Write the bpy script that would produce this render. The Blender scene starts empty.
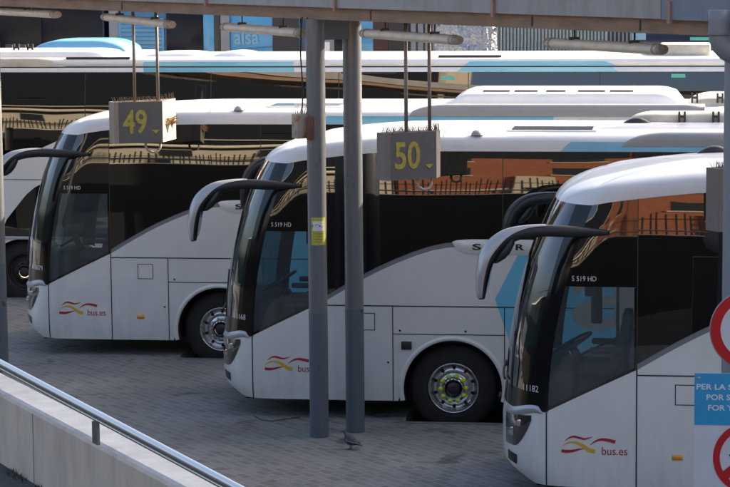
import bpy, bmesh, math, random
from mathutils import Vector, Matrix
random.seed(7)
S = bpy.context.scene
COL = S.collection
PI = math.pi

# ------------------------------------------------------------------ camera
F, PITCH, ROLL, YAW, CH = 2400.0, 0.1254, -0.0083, -0.1334, 5.677
def cam_axes():
    fw = Vector((math.sin(YAW)*math.cos(PITCH), math.cos(YAW)*math.cos(PITCH), -math.sin(PITCH)))
    R = Vector((math.cos(YAW), -math.sin(YAW), 0)); U = R.cross(fw)
    c, s = math.cos(ROLL), math.sin(ROLL)
    return c*R + s*U, -s*R + c*U, fw
R_, U_, FW = cam_axes()
CAM = Vector((0, 0, CH))
def ray(px, py):
    return FW + R_*((px-365)/F) - U_*((py-243.5)/F)
def onz(px, py, z):
    d = ray(px, py); return CAM + d*((z-CH)/d.z)
def ony(px, py, y):
    d = ray(px, py); return CAM + d*(y/d.y)
cd = bpy.data.cameras.new('camera'); cam = bpy.data.objects.new('camera', cd); COL.objects.link(cam)
cd.sensor_width = 36; cd.lens = F/730*36; cd.clip_start = .5; cd.clip_end = 1000
M4 = Matrix((( R_.x, U_.x, -FW.x, 0), (R_.y, U_.y, -FW.y, 0), (R_.z, U_.z, -FW.z, CH), (0, 0, 0, 1)))
cam.matrix_world = M4
S.camera = cam

# ------------------------------------------------------------------ materials
MATS = {}
def mat(name, col=(.5,.5,.5), rough=.5, metal=0., coat=0., bump=None, var=0., vscale=3., spec=.5, emit=None, wave=None, rvar=0.):
    if name in MATS: return MATS[name]
    m = bpy.data.materials.new(name); m.use_nodes = True; MATS[name] = m
    nt = m.node_tree; b = nt.nodes['Principled BSDF']
    b.inputs['Base Color'].default_value = (*col, 1); b.inputs['Roughness'].default_value = rough
    b.inputs['Metallic'].default_value = metal; b.inputs['Specular IOR Level'].default_value = spec
    b.inputs['Coat Weight'].default_value = coat; b.inputs['Coat Roughness'].default_value = .04
    tc = nt.nodes.new('ShaderNodeTexCoord')
    if var or rvar:
        n = nt.nodes.new('ShaderNodeTexNoise'); n.inputs['Scale'].default_value = vscale; n.inputs['Detail'].default_value = 6
        n.inputs['Roughness'].default_value = .65
        nt.links.new(tc.outputs['Object'], n.inputs['Vector'])
        if var:
            r = nt.nodes.new('ShaderNodeMapRange'); r.inputs[1].default_value = .3; r.inputs[2].default_value = .7
            r.inputs[3].default_value = 1-var; r.inputs[4].default_value = 1+var
            nt.links.new(n.outputs['Fac'], r.inputs[0])
            mx = nt.nodes.new('ShaderNodeVectorMath'); mx.operation = 'SCALE'; mx.inputs[0].default_value = col
            nt.links.new(r.outputs[0], mx.inputs['Scale']); nt.links.new(mx.outputs[0], b.inputs['Base Color'])
        if rvar:
            r2 = nt.nodes.new('ShaderNodeMapRange'); r2.inputs[1].default_value = .35; r2.inputs[2].default_value = .7
            r2.inputs[3].default_value = rough; r2.inputs[4].default_value = rough+rvar
            nt.links.new(n.outputs['Fac'], r2.inputs[0]); nt.links.new(r2.outputs[0], b.inputs['Roughness'])
    if bump:
        n = nt.nodes.new('ShaderNodeTexNoise'); n.inputs['Scale'].default_value = bump[0]; n.inputs['Detail'].default_value = bump[3] if len(bump) > 3 else 4
        nt.links.new(tc.outputs['Object'], n.inputs['Vector'])
        bp = nt.nodes.new('ShaderNodeBump'); bp.inputs['Strength'].default_value = bump[1]; bp.inputs['Distance'].default_value = bump[2]
        nt.links.new(n.outputs['Fac'], bp.inputs['Height']); nt.links.new(bp.outputs[0], b.inputs['Normal'])
        nt.links.new(bp.outputs[0], b.inputs['Coat Normal'])
    if emit:
        b.inputs['Emission Color'].default_value = (*emit[:3], 1); b.inputs['Emission Strength'].default_value = emit[3]
    return m

def glass(name, tint, fac_min=.06, wave=0.0, veil=0.0):
    if name in MATS: return MATS[name]
    m = bpy.data.materials.new(name); m.use_nodes = True; MATS[name] = m
    nt = m.node_tree; nt.nodes.remove(nt.nodes['Principled BSDF']); out = nt.nodes['Material Output']
    t = nt.nodes.new('ShaderNodeBsdfTransparent'); t.inputs[0].default_value = (*tint, 1)
    g = nt.nodes.new('ShaderNodeBsdfGlossy'); g.inputs['Roughness'].default_value = .01; g.inputs['Color'].default_value = (.95, .97, 1, 1)
    mx = nt.nodes.new('ShaderNodeMixShader'); f = nt.nodes.new('ShaderNodeLayerWeight'); f.inputs[0].default_value = .5
    mr = nt.nodes.new('ShaderNodeMath'); mr.operation = 'POWER'; mr.inputs[1].default_value = 3.0
    ad = nt.nodes.new('ShaderNodeMath'); ad.operation = 'ADD'; ad.inputs[1].default_value = fac_min; ad.use_clamp = True
    nt.links.new(f.outputs['Facing'], mr.inputs[0]); nt.links.new(mr.outputs[0], ad.inputs[0]); nt.links.new(ad.outputs[0], mx.inputs[0])
    src = t.outputs[0]
    if veil:
        df = nt.nodes.new('ShaderNodeBsdfDiffuse'); df.inputs[0].default_value = (.36,.42,.46,1); mv = nt.nodes.new('ShaderNodeMixShader'); mv.inputs[0].default_value = veil
        nt.links.new(src, mv.inputs[1]); nt.links.new(df.outputs[0], mv.inputs[2]); src = mv.outputs[0]
    nt.links.new(src, mx.inputs[1]); nt.links.new(g.outputs[0], mx.inputs[2]); nt.links.new(mx.outputs[0], out.inputs[0])
    if wave:
        tc = nt.nodes.new('ShaderNodeTexCoord'); n = nt.nodes.new('ShaderNodeTexNoise'); n.inputs['Scale'].default_value = 1.2; n.inputs['Detail'].default_value = 1
        bp = nt.nodes.new('ShaderNodeBump'); bp.inputs['Strength'].default_value = 1; bp.inputs['Distance'].default_value = wave
        nt.links.new(tc.outputs['Object'], n.inputs['Vector']); nt.links.new(n.outputs['Fac'], bp.inputs['Height']); nt.links.new(bp.outputs[0], g.inputs['Normal'])
    return m

WHITE = mat('coach_paint', (.76,.745,.69), .30, 0, .75, var=.045, vscale=1.6, rvar=.15)
def worldize(m):
    nt = m.node_tree; gn = nt.nodes.new('ShaderNodeNewGeometry')
    for l in list(nt.links):
        if l.from_node.type == 'TEX_COORD': nt.links.new(gn.outputs['Position'], l.to_socket)
def add_dirt(m, z0, z1, col, amt):
    nt = m.node_tree; L = nt.links.new; b = nt.nodes['Principled BSDF']; src = b.inputs['Base Color'].links[0].from_socket
    tc = nt.nodes.new('ShaderNodeTexCoord'); sx = nt.nodes.new('ShaderNodeSeparateXYZ'); L(tc.outputs['Object'], sx.inputs[0])
    mr = nt.nodes.new('ShaderNodeMapRange'); mr.inputs[1].default_value = z0; mr.inputs[2].default_value = z1; mr.inputs[3].default_value = 1; mr.inputs[4].default_value = 0; L(sx.outputs['Z'], mr.inputs[0])
    mp = nt.nodes.new('ShaderNodeMapping'); mp.inputs['Scale'].default_value = (3.5, 3.5, .8); L(tc.outputs['Object'], mp.inputs[0])
    n = nt.nodes.new('ShaderNodeTexNoise'); n.inputs['Scale'].default_value = 2.2; n.inputs['Detail'].default_value = 8; n.inputs['Roughness'].default_value = .7; L(mp.outputs[0], n.inputs['Vector'])
    m2 = nt.nodes.new('ShaderNodeMapRange'); m2.inputs[1].default_value = .38; m2.inputs[2].default_value = .68; L(n.outputs['Fac'], m2.inputs[0])
    mu = nt.nodes.new('ShaderNodeMath'); mu.operation = 'MULTIPLY'; L(mr.outputs[0], mu.inputs[0]); L(m2.outputs[0], mu.inputs[1])
    mv = nt.nodes.new('ShaderNodeMath'); mv.operation = 'MULTIPLY'; mv.inputs[1].default_value = amt; L(mu.outputs[0], mv.inputs[0])
    mx = nt.nodes.new('ShaderNodeMix'); mx.data_type = 'RGBA'; L(mv.outputs[0], mx.inputs[0]); L(src, mx.inputs[6]); mx.inputs[7].default_value = (*col, 1); L(mx.outputs[2], b.inputs['Base Color'])
add_dirt(WHITE, .30, 1.25, (.34,.30,.24), .30); worldize(WHITE)
ROOFW = mat('roof_paint', (.78,.78,.78), .30, 0, .5, var=.05, vscale=2.5, rvar=.25)
GREYW = mat('facet_shade_grey', (.22,.22,.23), .4, 0, .3)
CYAN = mat('cyan_paint', (.15,.54,.72), .32, 0, .6, var=.04)
TANL = mat('pale_lettering', (.42,.38,.33), .4)
BGLASS = mat('tinted_side_glass', (.002,.0024,.003), .012, 0, .55, spec=1.0, bump=(.6,.5,.018,1))
worldize(BGLASS)
BGLASS.node_tree.nodes['Principled BSDF'].inputs['Coat Roughness'].default_value = .012
BLACK = mat('black_gloss_trim', (.008,.008,.009), .12, 0, 0, spec=.35)
RUBBER = mat('rubber', (.020,.0185,.017), .8, var=.45, vscale=6)
BPLAST = mat('black_plastic', (.02,.021,.023), .42)
DARK = mat('dark_underbody', (.012,.012,.012), .9)
SEAM = mat('panel_gap', (.02,.02,.022), .8)
CHROME = mat('polished_metal', (.62,.62,.63), .18, 1, rvar=.15, vscale=8)
SILVER = mat('silver_paint', (.42,.42,.43), .34, .35, .4)
STEEL = mat('brushed_steel', (.55,.56,.58), .16, 1)
RED = mat('red_print', (.42,.02,.035), .45)
YEL = mat('yellow_print', (.75,.42,.03), .45)
AMBER = mat('amber_lens', (.85,.30,.02), .2, 0, .8)
HLENS = mat('headlamp_lens', (.035,.036,.038), .06, .2, 1)
LETW = mat('white_print', (.72,.72,.70), .5)
LETK = mat('black_print', (.02,.02,.02), .4)
SCREEN = glass('windscreen_glass', (.12,.22,.21), .07, .006)
CABG = glass('cab_side_glass', (.74,.82,.84), .06, .004, .10)  # diffuse veil stands in for the pale blue reflection on this glass
SEATM = mat('seat_cloth', (.045,.05,.06), .9, var=.4, vscale=30)
INTER = mat('cabin_plastic', (.05,.05,.052), .7)
DRAPE = mat('cabin_light_panel', (.30,.29,.26), .7)
NUT = mat('yellow_nut_marker', (.62,.80,.06), .5)
GREYP = mat('grey_roof_fairing', (.33,.33,.32), .45, 0, .2, var=.06)
POD = mat('dusty_pod', (.52,.48,.40), .6, var=.2, vscale=5)
ROOFG = mat('roof_hatch_glass', (.05,.06,.065), .06, 0, .5)
PILLARU = None; PILLARD = None
CONCTOP = mat('weathered_concrete_coping', (.42,.43,.44), .85, var=.2, vscale=4, bump=(30,.25,.01))
ASPH = mat('asphalt', (.06,.06,.062), .9, var=.25, vscale=1.4, bump=(60,.4,.01))
LIGHTB = mat('aged_batten_plastic', (.78,.68,.54), .5, var=.16, vscale=9)
CABLE = mat('black_cable', (.012,.012,.012), .6)
SPIKE = mat('bird_spike_wire', (.24,.19,.15), .5, .2)
TEAL = mat('green_label', (.10,.50,.38), .5)

def rusty(name, base, rust, lo=.52, hi=.62, sc=6, streak=(1,1,1), rough=.7):
    m = bpy.data.materials.new(name); m.use_nodes = True; MATS[name] = m
    nt = m.node_tree; b = nt.nodes['Principled BSDF']; b.inputs['Roughness'].default_value = rough
    tc = nt.nodes.new('ShaderNodeTexCoord'); mp = nt.nodes.new('ShaderNodeMapping'); mp.inputs['Scale'].default_value = streak
    n = nt.nodes.new('ShaderNodeTexNoise'); n.inputs['Scale'].default_value = sc; n.inputs['Detail'].default_value = 8; n.inputs['Roughness'].default_value = .7
    cr = nt.nodes.new('ShaderNodeValToRGB'); cr.color_ramp.elements[0].position = lo; cr.color_ramp.elements[1].position = hi
    cr.color_ramp.elements[0].color = (*base, 1); cr.color_ramp.elements[1].color = (*rust, 1)
    nt.links.new(tc.outputs['Object'], mp.inputs[0]); nt.links.new(mp.outputs[0], n.inputs['Vector']); nt.links.new(n.outputs['Fac'], cr.inputs[0])
    nt.links.new(cr.outputs[0], b.inputs['Base Color']); return m
FASCIA = rusty('grey_fascia_sheet', (.36,.35,.34), (.27,.24,.20), .45, .75, 3, (1,1,.3))
FASCIAB = rusty('blue_grey_fascia_sheet', (.20,.235,.28), (.17,.19,.21), .45, .75, 3, (1,1,.3))
PILLARU = rusty('chipped_grey_pillar_paint', (.145,.152,.16), (.10,.098,.095), .60, .66, 7, (1,1,.6), .36)
PILLARU.node_tree.nodes['Principled BSDF'].inputs['Coat Weight'].default_value = .4
PILLARD = rusty('chipped_slate_pillar_paint', (.105,.125,.145), (.05,.05,.05), .60, .65, 9, (1,1,.6), .45)
CONC = rusty('pale_concrete', (.62,.55,.45), (.38,.34,.29), .46, .80, 3.5, (1,1,.3), .85)
RUSTB = rusty('rust_stained_flange', (.32,.20,.125), (.20,.13,.085), .42, .68, 5, (.6,.6,2.5))
SIGNG = rusty('grey_sign_face', (.135,.13,.125), (.11,.095,.08), .5, .8, 9)
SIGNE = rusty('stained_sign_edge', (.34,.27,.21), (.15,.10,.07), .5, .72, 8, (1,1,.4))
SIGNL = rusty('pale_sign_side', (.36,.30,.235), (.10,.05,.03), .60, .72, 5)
BOXB = rusty('beige_rusty_box', (.38,.35,.27), (.36,.13,.03), .50, .60, 9)
BOXR = rusty('rust_brown_box', (.18,.075,.045), (.09,.05,.035), .4, .7, 8)
SGY = mat('worn_yellow_paint', (.44,.36,.07), .7, var=.22, vscale=22)

def pavers():
    m = bpy.data.materials.new('grey_brick_pavers'); m.use_nodes = True; nt = m.node_tree; b = nt.nodes['Principled BSDF']
    L = nt.links.new
    tc = nt.nodes.new('ShaderNodeTexCoord'); mp = nt.nodes.new('ShaderNodeMapping'); mp.inputs['Rotation'].default_value = (0, 0, math.atan2(.7523,.6588))
    L(tc.outputs['Object'], mp.inputs[0])
    br = nt.nodes.new('ShaderNodeTexBrick'); br.inputs['Scale'].default_value = 1
    br.inputs['Brick Width'].default_value = .22; br.inputs['Row Height'].default_value = .115; br.inputs['Mortar Size'].default_value = .011
    br.inputs['Mortar Smooth'].default_value = .3; br.inputs['Bias'].default_value = 0
    br.inputs['Color1'].default_value = (.17,.166,.157,1); br.inputs['Color2'].default_value = (.25,.243,.228,1); br.inputs['Mortar'].default_value = (.31,.30,.28,1)
    L(mp.outputs[0], br.inputs['Vector'])
    n = nt.nodes.new('ShaderNodeTexNoise'); n.inputs['Scale'].default_value = .55; n.inputs['Detail'].default_value = 8; n.inputs['Roughness'].default_value = .7
    L(tc.outputs['Object'], n.inputs['Vector'])
    cr = nt.nodes.new('ShaderNodeValToRGB'); cr.color_ramp.elements[0].position = .32; cr.color_ramp.elements[0].color = (.70,.685,.67,1)
    cr.color_ramp.elements[1].position = .68; cr.color_ramp.elements[1].color = (1.12,1.12,1.11,1); L(n.outputs['Fac'], cr.inputs[0])
    mx = nt.nodes.new('ShaderNodeMix'); mx.data_type = 'RGBA'; mx.blend_type = 'MULTIPLY'; mx.inputs[0].default_value = 1
    L(br.outputs['Color'], mx.inputs[6]); L(cr.outputs[0], mx.inputs[7])
    # oil stains with a shape of their own
    v = nt.nodes.new('ShaderNodeTexNoise'); v.inputs['Scale'].default_value = 1.7; v.inputs['Detail'].default_value = 5; v.inputs['Distortion'].default_value = .6
    L(tc.outputs['Object'], v.inputs['Vector'])
    c2 = nt.nodes.new('ShaderNodeValToRGB'); c2.color_ramp.elements[0].position = .64; c2.color_ramp.elements[0].color = (1,1,1,1)
    c2.color_ramp.elements[1].position = .70; c2.color_ramp.elements[1].color = (.45,.44,.43,1); L(v.outputs['Fac'], c2.inputs[0])
    m2 = nt.nodes.new('ShaderNodeMix'); m2.data_type = 'RGBA'; m2.blend_type = 'MULTIPLY'; m2.inputs[0].default_value = 1
    L(mx.outputs[2], m2.inputs[6]); L(c2.outputs[0], m2.inputs[7]); L(m2.outputs[2], b.inputs['Base Color'])
    bp = nt.nodes.new('ShaderNodeBump'); bp.inputs['Distance'].default_value = .006; bp.inputs['Strength'].default_value = .8; bp.invert = True
    L(br.outputs['Fac'], bp.inputs['Height']); L(bp.outputs[0], b.inputs['Normal'])
    rr = nt.nodes.new('ShaderNodeMapRange'); rr.inputs[3].default_value = .45; rr.inputs[4].default_value = .85; L(n.outputs['Fac'], rr.inputs[0]); L(rr.outputs[0], b.inputs['Roughness'])
    return m
PAVE = pavers()

# ------------------------------------------------------------------ helpers
MC = {}
def link(name, me, parent=None, **props):
    o = bpy.data.objects.new(name, me); COL.objects.link(o)
    if parent is not None: o.parent = parent
    for k, v in props.items(): o[k] = v
    return o
def mesh(name, V, Fc, m, smooth=True, auto=None):
    me = bpy.data.meshes.new(name); me.from_pydata([tuple(v) for v in V], [], Fc)
    ms = m if isinstance(m, (list, tuple)) else [m]
    for x in ms: me.materials.append(x)
    if smooth: me.polygons.foreach_set('use_smooth', [True]*len(me.polygons))
    me.update()
    return me
def thing(name, label, cat, loc=(0,0,0), group=None, rz=0):
    o = bpy.data.objects.new(name, None); COL.objects.link(o); o.location = loc; o.rotation_euler = (0,0,rz)
    o['label'] = label; o['category'] = cat; o.empty_display_size = .3
    if group: o['group'] = group
    return o
def tag(o, label, cat, group=None):
    o['label'] = label; o['category'] = cat
    if group: o['group'] = group
    return o

class G:
    """collects verts and faces"""
    def __init__(s): s.V = []; s.F = []; s.mi = []; s.sm = []
    def add(s, V, Fc, mi=0, sm=True):
        n = len(s.V); s.V += [Vector(v) for v in V]; s.F += [tuple(i+n for i in f) for f in Fc]; s.mi += [mi]*len(Fc); s.sm += [sm]*len(Fc)
    def grid(s, P, mi=0, closeu=False, closev=False, sm=True):
        nu = len(P); nv = len(P[0]); V = [p for r in P for p in r]; Fc = []
        for i in range(nu if closeu else nu-1):
            for j in range(nv if closev else nv-1):
                a = i*nv+j; b = ((i+1) % nu)*nv+j; c = ((i+1) % nu)*nv+(j+1) % nv; d = i*nv+(j+1) % nv
                Fc.append((a, b, c, d))
        s.add(V, Fc, mi, sm)
    def box(s, lo, hi, mi=0, M=None, bev=0.):
        x0,y0,z0 = lo; x1,y1,z1 = hi
        bm = bmesh.new(); bmesh.ops.create_cube(bm, size=1)
        for v in bm.verts: v.co = Vector(((x0+x1)/2+v.co.x*(x1-x0), (y0+y1)/2+v.co.y*(y1-y0), (z0+z1)/2+v.co.z*(z1-z0)))
        if bev: bmesh.ops.bevel(bm, geom=bm.edges[:], offset=bev, segments=2, affect='EDGES', profile=.5)
        V = [M @ v.co if M else v.co.copy() for v in bm.verts]; Fc = [tuple(v.index for v in f.verts) for f in bm.faces]; bm.free()
        s.add(V, Fc, mi, bool(bev))
    def tube(s, pts, r, n=10, mi=0, cap=True):
        pts = [Vector(p) for p in pts]; rs = r if isinstance(r, (list, tuple)) else [r]*len(pts)
        rings = []; up = None
        for i, p in enumerate(pts):
            t = (pts[min(i+1, len(pts)-1)]-pts[max(i-1, 0)]).normalized()
            if up is None: up = Vector((0,0,1)) if abs(t.z) < .9 else Vector((1,0,0))
            a = t.cross(up).normalized(); b = a.cross(t).normalized(); up = b
            rr = rs[i] if isinstance(rs[i], (list, tuple)) else (rs[i], rs[i])
            rings.append([p + a*math.cos(2*PI*k/n)*rr[0] + b*math.sin(2*PI*k/n)*rr[1] for k in range(n)])
        s.grid(rings, mi, closev=True)
        if cap:
            s.add(rings[0], [tuple(range(n))], mi, False); s.add(rings[-1], [tuple(range(n))[::-1]], mi, False)
    def lathe(s, prof, c, axis='y', n=40, mi=0):
        """prof: list of (offset along axis, radius)"""
        R = []
        for o, r in prof:
            row = []
            for k in range(n):
                a = 2*PI*k/n; u, v = r*math.cos(a), r*math.sin(a)
                row.append(Vector((c[0]+u, c[1]+o, c[2]+v)) if axis == 'y' else Vector((c[0]+u, c[1]+v, c[2]+o)))
            R.append(row)
        s.grid(R, mi, closev=True)
    def build(s, name, m, parent=None, fix=True, key=None, **props):
        me = bpy.data.meshes.new(name); me.from_pydata([tuple(v) for v in s.V], [], s.F)
        ms = m if isinstance(m, (list, tuple)) else [m]
        for x in ms: me.materials.append(x)
        me.polygons.foreach_set('material_index', s.mi); me.polygons.foreach_set('use_smooth', s.sm)
        if fix:
            bm = bmesh.new(); bm.from_mesh(me); bmesh.ops.remove_doubles(bm, verts=bm.verts, dist=1e-5)
            bmesh.ops.recalc_face_normals(bm, faces=bm.faces); bm.to_mesh(me); bm.free()
        me.update()
        return link(name, me, parent, **props)

_tc = {}
def text2d(txt, bold=0.0, cuts=0.06):
    """triangulated outline of a word, baseline at y=0, in units of its size"""
    k = (txt, bold)
    if k in _tc: return _tc[k]
    c = bpy.data.curves.new('t', 'FONT'); c.body = txt; c.offset = bold; c.resolution_u = 4; c.fill_mode = 'FRONT'
    o = bpy.data.objects.new('t', c); COL.objects.link(o)
    bpy.context.view_layer.update()
    dg = bpy.context.evaluated_depsgraph_get(); me = bpy.data.meshes.new_from_object(o.evaluated_get(dg))
    V = [(v.co.x, v.co.y) for v in me.vertices]; Fc = [tuple(p.vertices) for p in me.polygons]
    bpy.data.objects.remove(o); bpy.data.curves.remove(c); bpy.data.meshes.remove(me)
    _tc[k] = (V, Fc); return V, Fc
def put_text(g, txt, fn, h, w=None, bold=0.0, mi=0, align='l'):
    """fn(x,y) -> 3D, text scaled so cap height = h and total width = w"""
    V, Fc = text2d(txt, bold)
    x0 = min(v[0] for v in V); x1 = max(v[0] for v in V); ym = max(v[1] for v in V)
    y0 = 0
    sy = h/ym; sx = (w/(x1-x0)) if w else sy
    sh = {'l': 0, 'c': -(x1-x0)*sx/2, 'r': -(x1-x0)*sx}[align]
    g.add([fn((v[0]-x0)*sx+sh, v[1]*sy) for v in V], Fc, mi, False)

def sm(a, b, x):
    t = max(0., min(1., (x-a)/(b-a))); return t*t*(3-2*t)
def interp(tab, x):
    if x <= tab[0][0]: return tab[0][1]
    for (a, b), (c, d) in zip(tab, tab[1:]):
        if x <= c: return b+(d-b)*(x-a)/(c-a)
    return tab[-1][1]

# ------------------------------------------------------------------ coach surface
W = 2.55; YC = W/2; LEN = 13.9; NA, NB, NN = .75, YC, 2.85
SH = [(.377,.10),(.5,.02),(.65,0),(.94,0),(1.24,.03),(1.65,.06),(2.05,.13),(2.3,.19),(2.55,.26),(2.85,.38),(2.99,.45),(3.13,.53)]
def sh(z): return interp(SH, z)
def tum(z):
    d = max(0., z-2.1); return .020*d*d + .020*d*d*d + (.03*(.6-z)**2/.05 if z < .6 else 0)*.25
def x0z(z): return .25+sh(z)
def ysurf(x, z):
    x0 = x0z(z)
    if x >= x0: return tum(z)
    q = min(1., (x0-x)/NA)
    return YC-(NB-tum(z))*(1-q**NN)**(1/NN)
def side(x, z, off=0., far=False, dz=0.):
    y = ysurf(x, z); e = .004
    if x < x0z(z):
        gx = (ysurf(x+e, z)-ysurf(x-e, z))/(2*e); n = Vector((gx, -1, 0)).normalized()
    else: n = Vector((0, -1, 0))
    p = Vector((x, y, z)) + n*off
    if far: p.y = W-p.y
    return p
def wrap(x_e, z, k, N):
    """k 0..N from near-side edge round the nose to the far-side edge, edge at x = x_e"""
    x0 = x0z(z); c = min(1., max(0., (x0-x_e)/NA)); ph = math.acos(c**(NN/2))
    a = -ph + 2*ph*k/N
    ca, sa = math.cos(a), math.sin(a)
    return Vector((x0-NA*abs(ca)**(2/NN), YC+math.copysign((NB-tum(z))*abs(sa)**(2/NN), sa), z))
def xA(z): return .01+.42*(max(0., z-1.10)/2.03)**1.9
def diag(x): return 1.115+.43*(x/.874)**.97 if x > 0 else 1.115
SILL = [(.874,1.60),(1.1,1.735),(1.3,1.85),(1.5,1.955),(1.71,2.05),(1.92,2.135),(2.12,2.2),(2.3,2.235),(2.5,2.245),(14.5,2.245)]
def sill(x): return diag(x) if x < .872 else interp(SILL, x)
ZB = [(.43,3.13),(.6,3.165),(.86,3.20),(1.27,3.245),(1.57,3.268),(2.1,3.28),(15,3.28)]
def zb(x): return interp(ZB, x)
WX = 2.35; WZ = .522; AR = .575
def skirt(x):
    z = .377
    for w in (WX, 9.0, 10.4):
        if abs(x-w) < AR: z = max(z, WZ+math.sqrt(AR*AR-(x-w)**2))
    return z
AXS = []
for w in (WX, 9.0, 10.4):
    lim = math.sqrt(AR**2-(WZ-.377)**2)
    AXS += [w-lim*1.0001, w+lim*1.0001, w-AR*.99999, w+AR*.99999] + [w+AR*math.sin(math.radians(a)) for a in range(-88, 89, 8)]
def strip(g, lo, up, xs, nz, off=0., far=False, mi=0):
    P = [[side(x, lo(x)+(up(x)-lo(x))*j/nz, off, far) for j in range(nz+1)] for x in xs]
    g.grid(P, mi)
def xr(a, b, st, extra=()):
    n = max(1, int(round((b-a)/st))); L = [a+(b-a)*i/n for i in range(n+1)]+[e for e in extra if a < e < b]
    return sorted(set(round(v, 5) for v in L))
def line(g, x0, z0, x1, z1, w=.011, off=.002, far=False, n=None):
    n = n or max(1, int(math.hypot(x1-x0, z1-z0)/.08)); d = Vector((x1-x0, z1-z0)); nn = Vector((-d.y, d.x)).normalized()*w/2
    P = []
    for i in range(n+1):
        t = i/n; c = Vector((x0+(x1-x0)*t, z0+(z1-z0)*t)); P.append([side(c.x-nn.x, c.y-nn.y, off, far), side(c.x+nn.x, c.y+nn.y, off, far)])
    g.grid(P)
def patch(g, fn, ns, nt, off=0., far=False, mi=0):
    g.grid([[side(*fn(i/ns, j/nt), off, far) for j in range(nt+1)] for i in range(ns+1)], mi)

# roof: rows of (inset, height)
RS = [(0,0),(.002,.06),(.008,.115),(.022,.145),(.06,.170),(.13,.185),(.24,.195),(.35,.2)]
RF = [(0,0),(.022,.03),(.06,.068),(.11,.105),(.17,.135),(.23,.16),(.29,.182),(.35,.2)]
def roof_cols(N=26):
    C = []
    for k in range(N+1):           # nose centre -> tangent point on the near side
        a = PI/2*(k/N)
        a = PI/2*(k/N)**.9
        ca, sa = math.cos(a), math.sin(a); x0 = .25+.53
        x = x0-NA*abs(ca)**(2/NN); yy = (NB-tum(3.13))*abs(sa)**(2/NN)
        nx = abs(ca)**(2-2/NN)/NA; ny = abs(sa)**(2-2/NN)/NB; l = math.hypot(nx, ny)
        C.append((x, YC-yy, nx/l, ny/l))
    for x in xr(.78, LEN, .3)[1:]:
        C.append((x, tum(zb(x)), 0, 1))
    return C
def roof_mesh(g, dz=0.):
    for far in (False, True):
        P = []
        for (x, y, nx, ny) in roof_cols():
            w = nx*nx; base = zb(x)
            y2 = y if nx > 0 else tum(base)
            row = []
            for (a, b), (c, d) in zip(RS, RF):
                ins = a*(1-w)+c*w; hh = b*(1-w)+d*w
                row.append(Vector((x+nx*ins, y2+ny*ins, base+hh)))
            last = row[-1]; sp = Vector((max(x, 1.7), YC, 3.505))
            for t in (.1,.22,.36,.52,.7,.85,1.0):
                q = last.lerp(sp, t); q.z = last.z+(sp.z-last.z)*math.sin(t*PI/2); row.append(q)
            if far: row = [Vector((p.x, W-p.y, p.z)) for p in row]
            P.append(row)
        g.grid(P)

def soft(name, g, m, parent, key=None, **p):
    o = g.build(name, m, parent, **p); return o

CACHE = {}
def cached(key, name, parent, fn, **props):
    if key in CACHE: return link(name, CACHE[key], parent, **props)
    o = fn(); o.name = name; CACHE[key] = o.data
    for k, v in props.items(): o[k] = v
    return o

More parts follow.
